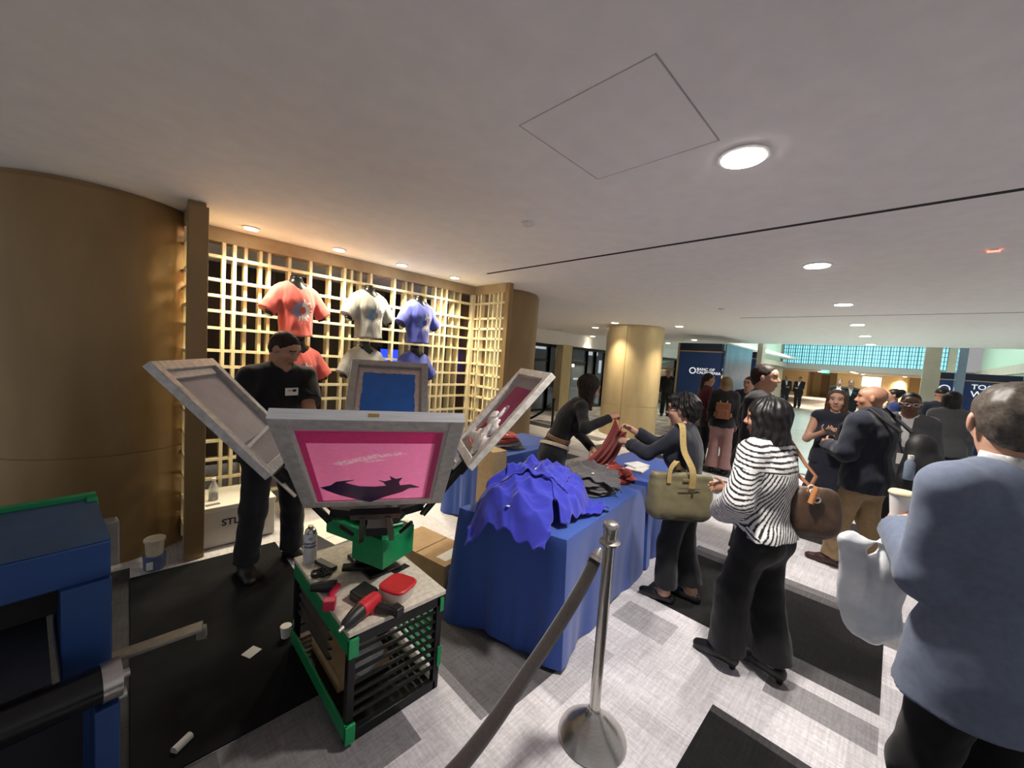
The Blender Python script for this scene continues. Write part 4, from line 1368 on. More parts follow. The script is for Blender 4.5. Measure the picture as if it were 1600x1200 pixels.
def pile(cx, cy, z, n, m, size, foot, label_fn, group, seed, rise=.017, tags=True, rot=0., drapes=(), edge_line=None):
    """n folded shirts lying on each other; neighbouring layers share their boundary shape so they rest without crossing.
    size = one folded shirt, foot = footprint of the whole heap"""
    r = np.random.RandomState(seed)
    ph = r.rand(40) * 6.28
    ca_, sa_ = math.cos(rot), math.sin(rot)

    def S(k, x, y):
        rho = (x / (foot[0] * .5)) ** 2 + (y / (foot[1] * .5)) ** 2
        dome = 1 - .42 * np.clip(rho, 0, 1.35) ** 1.3
        w = np.sin(13 * x + ph[0] + 2 * np.sin(9 * y + ph[1])) + .6 * np.sin(21 * y + ph[2] + 2 * np.sin(14 * x + ph[3]))
        w = w * .5 + 1.5 * (.5 - np.abs(np.sin(9 * x + 5 * y + ph[4] + 1.6 * np.sin(11 * y + ph[5])))) + 1.1 * (.5 - np.abs(np.sin(13 * y - 7 * x + ph[6] + 1.8 * np.sin(12 * x + ph[7])))) + .7 * (.5 - np.abs(np.sin(24 * x + 15 * y + ph[8] + 1.5 * np.sin(19 * y))))
        return (k * rise + min(.016, rise * n * .085) * w * (k / n)) * dome

    nu, nr = 112, 20
    for k in range(n):
        f = k / max(1, n - 1)
        ox = (foot[0] - size[0]) * .5 * (r.rand() * 2 - 1) * (1 - .35 * f)
        oy = (foot[1] - size[1]) * .5 * (r.rand() * 2 - 1) * (1 - .35 * f)
        a0 = .30 * r.randn()
        sz = (size[0] * (1.02 - .14 * f + .1 * r.rand()), size[1] * (1.02 - .14 * f + .1 * r.rand()))
        q = r.rand(12) * 6.28
        vt, vb = [], []
        th = np.linspace(0, 2 * PI, nu, endpoint=False)
        for j in range(1, nr + 1):
            t = j / nr
            c, s_ = np.cos(th), np.sin(th)
            e = 1 / (np.abs(c) ** 3.4 + np.abs(s_) ** 3.4) ** (1 / 3.4)
            rag = 1 + .045 * np.sin(3 * th + q[0]) + .030 * np.sin(5 * th + q[1]) + .022 * np.sin(11 * th + q[2]) + .014 * np.sin(23 * th + q[3])
            X, Y = c * e * rag * t * sz[0] / 2, s_ * e * rag * t * sz[1] / 2
            x = X * math.cos(a0) - Y * math.sin(a0) + ox
            y = X * math.sin(a0) + Y * math.cos(a0) + oy
            lo, hi = S(k, x, y), S(k + 1, x, y)
            gap = hi - lo
            fold = .5 + .5 * np.sin(24 * X + q[4] + 2.6 * np.sin(13 * Y + q[5])) * np.sin(15 * Y + q[6] + 2.2 * np.sin(14 * X + q[7]))
            fold = .62 * fold + .38 * (.5 + .5 * np.sin(61 * X + q[8] + 2 * np.sin(37 * Y + q[9])) * np.sin(49 * Y + q[10]))
            edge = math.sqrt(max(0., 1 - max(0, (t - .86) / .14) ** 2))
            if k == n - 1:
                gap = gap * 2.2
            mid_ = .46
            top = lo + gap * (mid_ + (.05 + .46 * fold) * edge)
            bot = lo + gap * (mid_ - (mid_ - .04) * edge * (.75 + .25 * fold))
            for i in range(nu):
                wx, wy = cx + ca_ * x[i] - sa_ * y[i], cy + sa_ * x[i] + ca_ * y[i]
                vt.append((wx - cx, wy - cy, top[i] + .003))
                vb.append((wx - cx, wy - cy, bot[i] + .003))
        mt = tuple(np.mean(np.array(vt[:nu]), 0))
        mb = tuple(np.mean(np.array(vb[:nu]), 0))
        vs = vt + vb + [mt, mb]
        N = nu * nr
        fs = []
        for j in range(nr - 1):
            for i in range(nu):
                i2 = (i + 1) % nu
                fs.append((j * nu + i, (j + 1) * nu + i, (j + 1) * nu + i2, j * nu + i2))
                fs.append((N + j * nu + i, N + j * nu + i2, N + (j + 1) * nu + i2, N + (j + 1) * nu + i))
        for i in range(nu):
            i2 = (i + 1) % nu
            fs.append((2 * N, i, i2))
            fs.append((2 * N + 1, N + i2, N + i))
            fs.append(((nr - 1) * nu + i, N + (nr - 1) * nu + i, N + (nr - 1) * nu + i2, (nr - 1) * nu + i2))
        o = MB().add(vs, fs).build('folded_shirt', m, fix=False)
        o.data.set_sharp_from_angle(angle=PI)
        o.location = (cx, cy, z)
        tag(o, label_fn(k, n), 'shirt', group)
        for i, j in (((9, 10), (80, 13), (48, 7)) if tags and k == n - 1 else ()):
            v = np.array(vt[j * nu + i])
            MB().obox(v + arr(0, 0, .003), (.020, .006, .0), (-.0025, .0075, 0), (0, 0, .0012)).build('size_sticker', M_PAPER, o, smooth=False)
    for idx, (ox, oy, a0, w_, h_, lab) in enumerate(drapes):      # shirts tossed over the heap, hanging down its side
        ni, nj = 72, 60
        q = r.rand(10) * 6.28
        I, J = np.meshgrid(np.linspace(-1, 1, ni), np.linspace(-1, 1, nj), indexing='ij')
        X = I * w_ / 2 * (1 + .05 * np.sin(5 * J + q[0]) + .03 * np.sin(13 * J + q[1]))
        Y = J * h_ / 2 * (1 + .06 * np.sin(4 * I + q[2]) + .03 * np.sin(15 * I + q[3]))
        x, y = X * math.cos(a0) - Y * math.sin(a0) + ox, X * math.sin(a0) + Y * math.cos(a0) + oy
        rho = (x / (foot[0] * .5)) ** 2 + (y / (foot[1] * .5)) ** 2
        sm = np.clip((rho - 1.22) / .5, 0, 1)
        sm = sm * sm * (3 - 2 * sm)
        env = (S(n, x, y) + 1.15 * (S(n, x, y) - S(n - 1, x, y))) * (1 - sm)
        fold = np.abs(np.sin(27 * x + 8 * y + ph[14] + 2.6 * np.sin(13 * y + ph[15]))) * .6 + np.abs(np.sin(17 * y - 9 * x + ph[16] + 2 * np.sin(15 * x + ph[17]))) * .5 + .28 * np.abs(np.sin(44 * x + 29 * y + ph[18] + 1.5 * np.sin(30 * y)))
        zt = env + .006 + .012 * idx + .034 * (1.25 - fold)
        wx, wy = cx + ca_ * x - sa_ * y, cy + sa_ * x + ca_ * y
        if edge_line is not None:
            (ex, ey), (nx_, ny_) = edge_line
            dist = np.maximum(0, (wx - ex) * nx_ + (wy - ey) * ny_ - .012)
            push = np.minimum(dist, .03)
            zt = zt - np.maximum(0, dist - .02) * 1.3
        P = np.stack([wx - cx, wy - cy, zt], 2)
        o = MB().grid(P.tolist()).build('tossed_shirt', m, fix=False, solid=.005)
        o.data.set_sharp_from_angle(angle=PI)
        o.location = (cx, cy, z)
        tag(o, lab, 'shirt', group)
        for i, j in ((12, 30), (55, 14)):
            v = P[i, j] + arr(0, 0, .004)
            MB().obox(v, (.018, .006, 0), (-.003, .008, 0), (0, 0, .0012)).build('size_sticker', M_PAPER, o, smooth=False)


def layer_label(colour, where):
    words_ = ['lowest', 'second lowest', 'third from the bottom', 'fourth from the bottom', 'fifth from the bottom', 'sixth from the bottom', 'seventh from the bottom', 'eighth from the bottom']
    tops = ['topmost', 'second from the top', 'third from the top', 'fourth from the top', 'fifth from the top', 'sixth from the top', 'seventh from the top', 'eighth from the top', 'ninth from the top']

    def f(k, n):
        w = tops[n - 1 - k] if n - 1 - k < n / 2 else words_[k]
        return '%s folded shirt, %s %s' % (colour, w, where)
    return f


M_SBLUE = mat('cobalt_cotton', (.030, .038, .46), .85, var=.08, scale=60, sheen=.25, bump=.05)
M_SGREY = mat('charcoal_cotton', (.105, .10, .105), .9, var=.10, scale=60, sheen=.2)
M_SRED = mat('brick_red_cotton', (.34, .035, .030), .88, var=.10, scale=60, sheen=.2)
pile(1.83, 1.555, .733, 8, M_SBLUE, (.50, .40), (.74, .48), layer_label('cobalt blue', 'of the heap on the blue table'), 'cobalt shirts in the heap', 3, .0255, rot=.14, tags=False,
     drapes=((-.215, -.02, .25, .36, .46, 'cobalt blue shirt tossed over the left end of the heap, hanging off the table edge'), (.12, -.15, -.2, .46, .36, 'cobalt blue shirt tossed over the front of the heap'),
             (.10, .05, .5, .52, .40, 'cobalt blue shirt with white stickers tossed on top of the heap')), edge_line=((1.46, 1.83), (-.957, -.29)))
pile(2.49, 1.58, .733, 7, M_SGREY, (.36, .40), (.42, .48), layer_label('charcoal grey', 'of the pile between blue and red'), 'charcoal shirts on the table', 5, .0180, rot=.3, tags=False,
     drapes=((.0, -.02, .3, .36, .38, 'charcoal grey shirt with white stickers tossed on the pile between blue and red'),))
pile(2.86, 1.60, .733, 4, M_SRED, (.24, .34), (.26, .38), layer_label('brick red', 'of the heap by the tote'), 'brick red shirts on the table', 6, .026, rot=.15)
pile(2.80, 2.86, .733, 3, M_SGREY, (.42, .32), (.44, .36), layer_label('charcoal grey', 'of the stack on the back table'), 'charcoal shirts on the back table', 12, .020, tags=False)
pile(2.80, 2.86, .800, 3, M_SRED, (.32, .26), (.34, .30), layer_label('brick red', 'of the stack on the back table'), 'brick red shirts on the back table', 13, .024)
# the red shirt pulled up between the two women
ga, gb = arr(2.846, 1.615, 1.245), arr(2.812, 1.485, 1.150)
ba, bb_ = arr(2.60, 1.925, .752), arr(2.965, 1.82, .752)
rows_h = []
for iu in range(46):
    u_ = iu / 45
    row = []
    for iv in range(70):
        v_ = iv / 69
        T = ga + (gb - ga) * v_ - arr(0, 0, .16 * v_ * (1 - v_))
        Bm = ba + (bb_ - ba) * v_
        xy = T + (Bm - T) * u_ ** 1.35
        zz = T[2] + (Bm[2] - T[2]) * (1 - (1 - u_) ** 1.7)
        pl = .004 + .026 * math.sin(PI * min(1, .15 + u_)) + .006 * u_
        w_ = pl * (math.sin(26 * v_ + 1.5 * math.sin(4 * u_)) * .8 + .5 * math.sin(47 * v_ + 3 * u_) + .35 * math.sin(15 * v_ - 6 * u_))
        z_ = zz + (.022 * (.5 + .5 * math.sin(31 * v_ + 5 * u_)) * (1.35 + .5 * math.sin(9 * u_ + 6 * v_)) if u_ > .8 else 0) * (u_ - .8) * 5
        row.append((xy[0] + w_ * .75, xy[1] + w_ * .45, max(.744, z_ + .25 * w_ * u_)))
    rows_h.append(row)
tag(MB().grid(rows_h).build('held_shirt', M_SRED, fix=False, solid=.005), 'brick red shirt pulled up off the table between the two women', 'shirt')
tag(MB().obox((3.32, 1.62, .738), (.11, .02, 0), (-.02, .08, 0), (0, 0, .008)).obox((3.40, 1.66, .752), (.10, -.02, 0), (.02, .07, 0), (0, 0, .006)).build('papers', M_PAPER, bevel=.002), 'small stack of white papers on the second blue table', 'paper')
tag(MB().box(2.2, 2.36, 0, 2.36, 2.56, .86).build('tall_box', mat('tan_cardboard', (.42, .31, .17), .8, var=.08), bevel=.004), 'tall tan carton standing between the printing press and the back table', 'box')

# ------------------------------------------------------------------ shirts on black torso forms hung on the lattice
M_FORM = mat('glossy_black_form', (.010, .010, .010), .22, var=.1)


def form_sdf(infl, res, shirt):
    s = SDF(res)
    f = (0, 1, 0)
    i = infl
    s.rc((0, 0, -.10), (0, 0, -.30), .150 + i, .135 + i, k=.05, sq=(f, .62))
    s.rc((0, 0, -.30), (0, 0, -.48), .135 + i, .150 + i, k=.05, sq=(f, .62))
    s.rc((-.13, 0, -.075), (.13, 0, -.075), .062 + i, .062 + i, k=.06, sq=(f, .85))
    s.el((0, -.05, -.16), (.13 + i, .055 + i, .09), k=.05)
    if not shirt:
        s.rc((0, .0, -.06), (0, -.005, .085), .062, .056, k=.03, cap='b')
        for sg in (-1, 1):
            s.rc((sg * .175, 0, -.095), (sg * .265, -.01, -.30), .046, .040, k=.03, cap='b')
        s.clip((0, 0, -.465), (0, 0, -1))
    else:
        for sg in (-1, 1):
            s.rc((sg * .165, 0, -.085), (sg * .275, -.012, -.265), .070, .082, k=.03, sq=(f, .8), cap='b')
            s.rc((sg * .215, 0, -.17), (sg * .300, -.015, -.33), .050, .066, k=.0015, sq=(f, .8), op='sub', cap='a') if False else None
        s.rc((0, -.03, .06), (0, -.035, -.055), .085, .070, k=.012, sq=(f, .85), op='sub')
        s.clip((0, 0, -.468), (0, 0, -1))
    return s


def shirt_mesh(name, base, blue):
    s = form_sdf(.014, .006, True)
    V, Q = s.run(lambda P: .005 * nz3(P * arr(1, 1, .45), 30, 1.3) + .003 * nz3(P * arr(1, 1, .4), 80, 2))
    col = np.tile(np.array(base[:3], float), (len(V), 1))
    x, z = V[:, 0] - .012, V[:, 2] + .235
    front = V[:, 1] < -.04
    r = np.hypot(x, z)
    a = np.arctan2(z, x)
    rg = np.random.RandomState(2)
    jag = .5 + .5 * np.sin(a * 11 + 1.1 * np.sin(a * 3)) * np.sin(a * 5 + 1)
    outer = .058 + .040 * np.clip(jag, 0, 1) + .012 * np.sin(a * 23)
    ringm = front & (r > .034) & (r < outer)
    right = (x > -.005)
    low = (x > -.03) & (z < -.05)
    white = ringm & (right | low)
    bl = ringm & ~white
    spots = front & (r < .115) & (r > outer) & (np.sin(V[:, 0] * 330 + 1) * np.sin(V[:, 2] * 310) > .80)
    col[white] = (.80, .80, .78)
    col[bl] = blue
    col[spots & right] = (.80, .80, .78)
    col[spots & ~right] = blue
    me_o = mesh_np('t_shirt', V, Q, mat(name, base, .85, var=.06, scale=70, attr='Col', sheen=.25), None, col)
    return me_o


protoV, protoQ = form_sdf(0, .008, False).run()
C_CORAL, C_HGREY, C_ROYAL = (.58, .095, .080), (.30, .30, .28), (.070, .090, .44)
spots_ = [(1.115, 2.205, 'coral', 'coral pink printed t-shirt on the black torso form at the top left of the lattice'), (1.825, 2.245, 'grey', 'light grey printed t-shirt on the black torso form at the top middle of the lattice'), (2.43, 2.235, 'royal', 'violet-blue printed t-shirt on the black torso form at the top right of the lattice'),
          (1.15, 1.635, 'coral', 'coral pink t-shirt on the lower torso form behind the man in black'), (1.80, 1.665, 'grey', 'light grey t-shirt on the lower torso form above the blue-inked screen'), (2.41, 1.655, 'royal', 'violet-blue t-shirt on the lower torso form above the blue-inked screen')]
forms = {}
for x, z, c, lab in spots_:
    if c not in forms:
        f = empty('torso_form', (0, 0, 0))
        mesh_np('torso', protoV, protoQ, M_FORM, f)
        k = MB()
        k.tube([(0, .03, .05), (0, .07, .075), (0, .11, .08), (0, .143, .078)], .006, n=8)
        k.build('hook', M_STEEL, f)
        MB().lathe([(.056, .085), (.05, .092), (.001, .094)]).build('neck_cap', M_FORM, f)
        o = shirt_mesh('cotton_' + c, {'coral': C_CORAL, 'grey': C_HGREY, 'royal': C_ROYAL}[c], {'coral': (.16, .26, .42), 'grey': (.10, .22, .40), 'royal': (.12, .22, .62)}[c])
        o.parent = f
        forms[c] = f
    else:
        f = copy_tree(forms[c])
    f.scale = (.93, 1, 1)
    f.location = (x, 4.095, z if z > 2 else z - .02)
    f.rotation_euler = (math.radians(-3), 0, math.radians(8))
    tag(f, lab, 'shirt display', 't-shirts on torso forms hung on the lattice')

# ------------------------------------------------------------------ people
def unit(v):
    v = np.array(v, float)
    return v / (np.linalg.norm(v) + 1e-12)


def ik(S, W, l1, l2, hint):
    S, W = np.array(S, float), np.array(W, float)
    d = W - S
    D = np.linalg.norm(d)
    mx = (l1 + l2) * .995
    if D > mx:
        W = S + d / D * mx
        d = W - S
        D = mx
    D = max(D, abs(l1 - l2) + .02)
    a = (l1 * l1 - l2 * l2 + D * D) / (2 * D)
    h = math.sqrt(max(0, l1 * l1 - a * a))
    n = unit(d)
    p = np.array(hint, float)
    p = unit(p - n * (p @ n))
    return S + n * a + p * h, W


SKIN_L, SKIN_M, SKIN_T, SKIN_D = (.52, .30, .21), (.42, .225, .145), (.36, .185, .115), (.15, .075, .045)
M_SKIN = mat('skin', SKIN_M, .5, var=.05, scale=40, attr='Col', spec=.35)


class Person:
    def __init__(s, label, loc, yaw, Hh, female=False, lean=0., twist=0., head=(0, 0), lh=None, rh=None, feet=None, skin=SKIN_L, res=.008,
                 build=1., elb=(-.5, .55, -.8), hips=0., sidelean=0., group=None, tilt=0., hair_col=(.02, .014, .010)):
        s.loc, s.yaw, s.H, s.fem, s.res, s.skin, s.build = loc, math.radians(yaw), Hh, female, res, skin, build
        s.root = empty('person', (loc[0], loc[1], 0), s.yaw, label, 'person', group)
        k = s.k = Hh / 1.75
        s.hs = .55 + .45 * k
        L = math.radians(lean)
        SL = math.radians(sidelean)
        s.P = arr(hips, 0, .515 * Hh)
        u = unit((math.sin(L), -math.sin(SL), math.cos(L)))
        uh = unit((math.sin(L * .5), -math.sin(SL * .5), math.cos(L * .5)))
        f0 = unit(arr(1, 0, 0) - u * u[0])
        l0 = np.cross(u, f0)
        tw = math.radians(twist)
        s.f = f0 * math.cos(tw) + l0 * math.sin(tw)
        s.l = np.cross(u, s.f)
        s.u, s.uh = u, uh
        s.waist = s.P + uh * .085 * Hh
        s.chest = s.waist + u * .105 * Hh
        s.neck = s.waist + u * .222 * Hh
        sw = (.092 if female else .104) * Hh * build
        s.sc = s.neck - u * .022 * Hh
        s.S = {1: s.sc + s.l * sw, -1: s.sc - s.l * sw}
        yw, pt, tl = math.radians(head[0]), math.radians(head[1]), math.radians(tilt)
        hf = arr(math.cos(yw) * math.cos(pt), math.sin(yw) * math.cos(pt), -math.sin(pt))
        hl = arr(-math.sin(yw), math.cos(yw), 0)
        hu = np.cross(hf, hl)
        hl, hu = hl * math.cos(tl) + hu * math.sin(tl), hu * math.cos(tl) - hl * math.sin(tl)
        s.hf, s.hl, s.hu = hf, hl, hu
        s.HC = s.neck + unit(u * .55 + arr(0, 0, 1) * .45) * .165 * k + hf * .022 * k
        c, sn = math.cos(-s.yaw), math.sin(-s.yaw)
        s.tolocal = lambda p: arr(c * (p[0] - loc[0]) - sn * (p[1] - loc[1]), sn * (p[0] - loc[0]) + c * (p[1] - loc[1]), p[2])
        s.E, s.W, s.HN, s.curl, s.HD = {}, {}, {}, {}, {}
        for sg, hd in ((1, lh), (-1, rh)):
            hint = (elb[0], elb[1] * sg, elb[2])
            if hd is None:
                W = s.S[sg] + arr(.05 * Hh, sg * .028 * Hh, -.305 * Hh)
                hd = dict()
                hint = (-1, sg * .25, 0)
            else:
                W = s.tolocal(hd['w']) if 'w' in hd else arr(*hd['l'])
                hint = hd.get('elb', hint)
            s.E[sg], s.W[sg] = ik(s.S[sg], W, .168 * Hh, .150 * Hh, hint)
            s.HN[sg] = unit(hd.get('n', (0, -sg, 0)))
            s.HD[sg] = hd.get('d')
            s.curl[sg] = hd.get('curl', .45)
        feet = feet or ((.02, .095, 8), (-.02, -.095, -8))
        s.hip, s.K, s.A, s.fd = {}, {}, {}, {}
        for sg, ft in ((1, feet[0]), (-1, feet[1])):
            s.hip[sg] = s.P + arr(0, sg * .050 * Hh, -.01 * Hh)
            s.fd[sg] = arr(math.cos(math.radians(ft[2])), math.sin(math.radians(ft[2])), 0)
            s.A[sg] = arr(ft[0], ft[1], .046 * Hh + (ft[3] if len(ft) > 3 else 0))
            Dl = np.linalg.norm(s.A[sg] - s.hip[sg])
            s.K[sg], s.A[sg] = ik(s.hip[sg], s.A[sg], .510 * Dl, .4955 * Dl, s.fd[sg])

    # -- body shapes -------------------------------------------------
    def torso(s, F, i=0., k=.05, hem=None, flare=0., full=True):
        q, f = s.k, s.f
        b = s.build
        sq = .68
        if s.fem:
            rp, rw, rc_, bust = .168, .128, .140, True
        else:
            rp, rw, rc_, bust = .160, .146, .164, False
        rp, rw, rc_ = rp * q * b + i, rw * q * b + i, rc_ * q * b + i
        low = s.P - s.uh * .03 * q
        F.rc(low, s.waist, rp, rw, k=k, sq=(f, sq + .04))
        F.rc(s.waist, s.chest, rw, rc_, k=k, sq=(f, sq))
        F.rc(s.chest, s.sc - s.u * .02 * q, rc_, .125 * q * b + i, k=k, sq=(f, sq - .04))
        e = .062 * q * b
        F.rc(s.S[1] - s.l * .015, s.S[-1] + s.l * .015, e + i * .8, e + i * .8, k=.05, sq=(f, .9))
        F.rc(s.neck - s.u * .01 + s.l * .03 * q, s.S[1] - s.l * .02, .050 * q + i * .6, .052 * q + i * .6, k=.04)
        F.rc(s.neck - s.u * .01 - s.l * .03 * q, s.S[-1] + s.l * .02, .050 * q + i * .6, .052 * q + i * .6, k=.04)
        if bust:
            for sg in (1, -1):
                F.el(s.chest + s.f * .075 * q + s.l * sg * .062 * q - s.u * .005, (.062 * q + i, .066 * q + i, .066 * q + i), (s.f, s.l, s.u), k=.05)
        else:
            F.el(s.chest + s.f * .045 * q + s.u * .01, (.075 * q + i, .14 * q + i, .09 * q + i), (s.f, s.l, s.u), k=.05)
        F.el(s.chest - s.f * .050 * q + s.u * .035 * q, (.070 * q + i, .150 * q * b + i, .135 * q + i), (s.f, s.l, s.u), k=.06)
        for sg in (1, -1):      # seat
            F.el(s.P - s.f * .045 * q + s.l * sg * .07 * q - arr(0, 0, .03 * q), (.085 * q + i, .085 * q + i, .095 * q + i), k=.05)
        if hem:
            F.rc(s.P + s.uh * .02, s.P - s.uh * hem + s.f * .0, rp, rp + flare, k=.04, sq=(f, sq + .06))
            if hem >= .08:      # roomy enough to hang over the hips
                for sg in (1, -1):
                    o_ = s.l * sg * .050 * s.H
                    F.rc(s.P + o_, s.P - s.uh * hem + o_, .090 * q * (.5 + .5 * b) + i + .004, .090 * q * (.5 + .5 * b) + i + .004 + flare * .4, k=.05)
        return F

    def arm(s, F, sg, i=0., t=2., cap='b', flare=0., k=.03):
        q = s.k * (.86 if s.fem else 1.) * (.5 + .5 * s.build)
        S, E, W = s.S[sg], s.E[sg], s.W[sg]
        r0, r1, r2 = .053 * q + i, .042 * q + i, .029 * q + i
        if t <= 1:
            F.rc(S, S + (E - S) * t, r0, r0 + (r1 - r0) * t + flare, k=k, cap='b')
        else:
            F.rc(S, E, r0, r1, k=k)
            tt = t - 1
            F.rc(E, E + (W - E) * tt, r1, r1 + (r2 - r1) * tt + flare, k=k, cap='b' if tt < .999 or cap else None)
        return F

    def hand(s, F, sg):
        q = s.k * (.9 if s.fem else 1.)
        E, W, n = s.E[sg], s.W[sg], s.HN[sg]
        a = unit(s.HD[sg]) if s.HD[sg] is not None else unit(W - E)
        n = unit(n - a * (n @ a))
        w = np.cross(n, a) * sg            # towards the thumb
        F.rc(W - unit(W - E) * .02, W + a * .02, .027 * q, .026 * q, k=.015, sq=(n, .8))
        pc = W + a * .050 * q
        F.el(pc, (.050 * q, .040 * q, .0155 * q), (a, w, n), k=.012)
        c = s.curl[sg]
        for j, (off, ln) in enumerate(((.029, .070), (.010, .078), (-.010, .072), (-.028, .056))):
            p = W + a * (.086 - .004 * abs(j - 1)) * q + w * off * q
            ang = .25 * c
            dv = unit(a + w * off * 2.2)
            for m, fr in enumerate((.44, .31, .25)):
                ang += c * (.9 if m else .75)
                d = dv * math.cos(ang) + n * math.sin(ang)
                p2 = p + d * ln * q * fr
                r = (.0092 - .0011 * m) * q
                F.rc(p, p2, r, r - .0007, k=.004)
                p = p2
        p = W + a * .022 * q + w * .028 * q + n * .006
        d = unit(a * .65 + w * .75 + n * .25)
        for m, ln in enumerate((.036, .03, .024)):
            p2 = p + d * ln * q
            F.rc(p, p2, (.0125 - .0018 * m) * q, (.0115 - .0018 * m) * q, k=.006)
            p = p2
            d = unit(d * .75 + a * .45 + n * .25 * (1 + c))
        return F

    def leg(s, F, sg, i=0., flare=0., to=1., k=.04, knee=0.):
        q = s.k * (.5 + .5 * s.build)
        h, K, A = s.hip[sg], s.K[sg], s.A[sg]
        r0, r1, r2 = .086 * q + i, .058 * q + i + knee, .040 * q + i + flare
        F.rc(h, K, r0, r1, k=k)
        F.rc(K, K + (A - K) * to, r1, r1 + (r2 - r1) * to, k=k, cap='b' if (i or flare) else None)
        if not (i or flare):
            F.el(K + (A - K) * .28 - s.fd[sg] * .012, (.048 * q, .048 * q, .09 * q), k=.04)
        return F

    def foot(s, F, sg, i=0., low=False):
        q, A, d = s.k, s.A[sg], s.fd[sg]
        zt = A[2] - .046 * s.H
        heel = A - d * .035 * q
        heel[2] = .034 * q + zt
        toe = A + d * .165 * q
        toe[2] = .026 * q + zt * .2
        mid = A + d * .07 * q
        mid[2] = .040 * q + zt * .7
        F.rc(heel, mid, .034 * q + i, .036 * q + i, k=.02)
        F.rc(mid, toe, .038 * q + i, .030 * q + i, k=.02, sq=(arr(0, 0, 1), .85))
        if not low:
            F.rc(A, mid, .036 * q + i, .034 * q + i, k=.025)
        return F

    def head(s, F):
        h = s.hs
        c, f, l, u = s.HC, s.hf, s.hl, s.hu
        ax = (f, l, u)
        p = lambda a, b, d: c + (f * a + l * b + u * d) * h
        z = lambda *r: tuple(v * h for v in r)
        F.el(p(-.012, 0, .036), z(.094, .074, .083), ax, k=.02)
        F.rc(p(.030, 0, .015), p(.048, 0, -.082), .062 * h, .030 * h, k=.03, sq=(l, .93))
        F.el(p(.018, 0, -.045), z(.060, .059, .058), ax, k=.03)
        F.el(p(.066, 0, .052), z(.022, .050, .030), ax, k=.02)
        for sg in (1, -1):
            F.el(p(.060, sg * .040, -.018), z(.024, .022, .024), ax, k=.02)
        for sg in (1, -1):
            F.el(p(.095, sg * .031, .014), z(.017, .019, .011), ax, k=.012, op='sub')
            F.el(p(.0735, sg * .031, .015), z(.013, .0145, .0115), ax, k=.003)
            F.el(p(.080, sg * .033, .034), z(.010, .024, .007), ax, k=.01)
        F.rc(p(.083, 0, .022), p(.106, 0, -.016), .0085 * h, .0115 * h, k=.010)
        for sg in (1, -1):
            F.el(p(.095, sg * .0105, -.021), z(.011, .0085, .008), ax, k=.006)
        F.el(p(.085, 0, -.046), z(.013, .024, .006), ax, k=.006)
        F.el(p(.084, 0, -.057), z(.012, .020, .006), ax, k=.006)
        for sg in (1, -1):
            F.el(p(-.004, sg * .079, .002), z(.019, .009, .031), (unit(f - l * sg * .35), unit(l + f * sg * .35), u), k=.008)
        nb = s.neck - s.u * .03
        r = (.047 if s.fem else .056) * s.k
        F.rc(nb, p(-.020, 0, -.062), r * 1.08, r, k=.035)
        return F

    def skin_mesh(s):
        F = SDF(s.res)
        s.torso(F, -.004)
        for sg in (1, -1):
            s.arm(F, sg, 0., 2., cap=None)
            s.hand(F, sg)
            s.leg(F, sg)
            s.foot(F, sg)
        s.head(F)
        F.clip((0, 0, .004), (0, 0, -1))
        V, Q = F.run()
        col = np.tile(np.array(s.skin, float), (len(V), 1))
        d = (V - s.HC) / s.hs
        a, b, c = d @ s.hf, d @ s.hl, d @ s.hu
        front = a > .055
        ab = np.abs(b)
        lips = front & (a > .076) & (c > -.064) & (c < -.039) & (ab < .024 - .3 * np.abs(c + .051))
        col[lips] = np.array(s.skin) * arr(.80, .50, .50)
        brow = front & (ab > .012) & (ab < .054) & (np.abs(c - .036 - .006 * np.sin(ab * 60)) < .0055)
        col[brow] = (.035, .022, .015)
        ey = ((ab - .031) / .0145) ** 2 + ((c - .015) / .0075) ** 2 < 1
        col[front & ey] = (.45, .42, .40)
        ir = ((ab - .031) / .0070) ** 2 + ((c - .015) / .0070) ** 2 < 1
        col[front & ir] = (.02, .012, .008)
        lid = front & (~ey) & (((ab - .031) / .018) ** 2 + ((c - .017) / .0105) ** 2 < 1) & (c > .016)
        col[lid] *= .55
        mesh_np('body', V, Q, M_SKIN, s.root, col)
        return s

    def mesh(s, name, F, m, noise=None, color=None, label=None, res=None):
        V, Q = F.run(noise)
        o = mesh_np(name, V, Q, m, s.root, color(V) if color else None)
        if label:
            o['label'] = label
        return o

    # -- clothes -------------------------------------------------------
    def wr(s, amp=.006, seed=1.):
        if s.res > .014:
            return None
        return lambda P: amp * nz3(P * arr(1, 1, .38), 26, seed) + amp * .45 * nz3(P * arr(1, 1, .7), 60, seed + 2)

    def top(s, name, m, i=.014, sleeve=2., hem=.05, neck=.072, vopen=0., flare=0., sflare=.006, amp=.005, seed=1., color=None, puff=0., k=.05, cut=True):
        F = SDF(s.res)
        s.torso(F, i, hem=hem, flare=flare, k=k)
        for sg in (1, -1):
            if sleeve > 0:
                s.arm(F, sg, i + puff * .5, min(sleeve, 1.) if sleeve <= 1 else sleeve, flare=sflare + (0.0 if sleeve > 1 else .012))
                if puff:
                    F.el(s.E[sg] * .5 + s.W[sg] * .5, (.05 + puff, .05 + puff, .05 + puff), k=.05)
            elif sleeve == 0:
                pass
        q = s.k
        if cut:
            F.rc(s.neck - s.u * .012 * q + s.f * .012 * q, s.neck + s.u * .16 * q + s.f * .03, neck * q, neck * q * 1.1, k=.008, op='sub')
        if vopen:
            F.rc(s.neck + s.f * .09 * q - s.u * .0 * q, s.neck + s.f * .15 * q - s.u * vopen * q, .050 * q, .008 * q, k=.006, op='sub')
        F.clip(s.P - s.uh * hem, -s.uh)
        return s.mesh(name, F, m, s.wr(amp, seed), color)

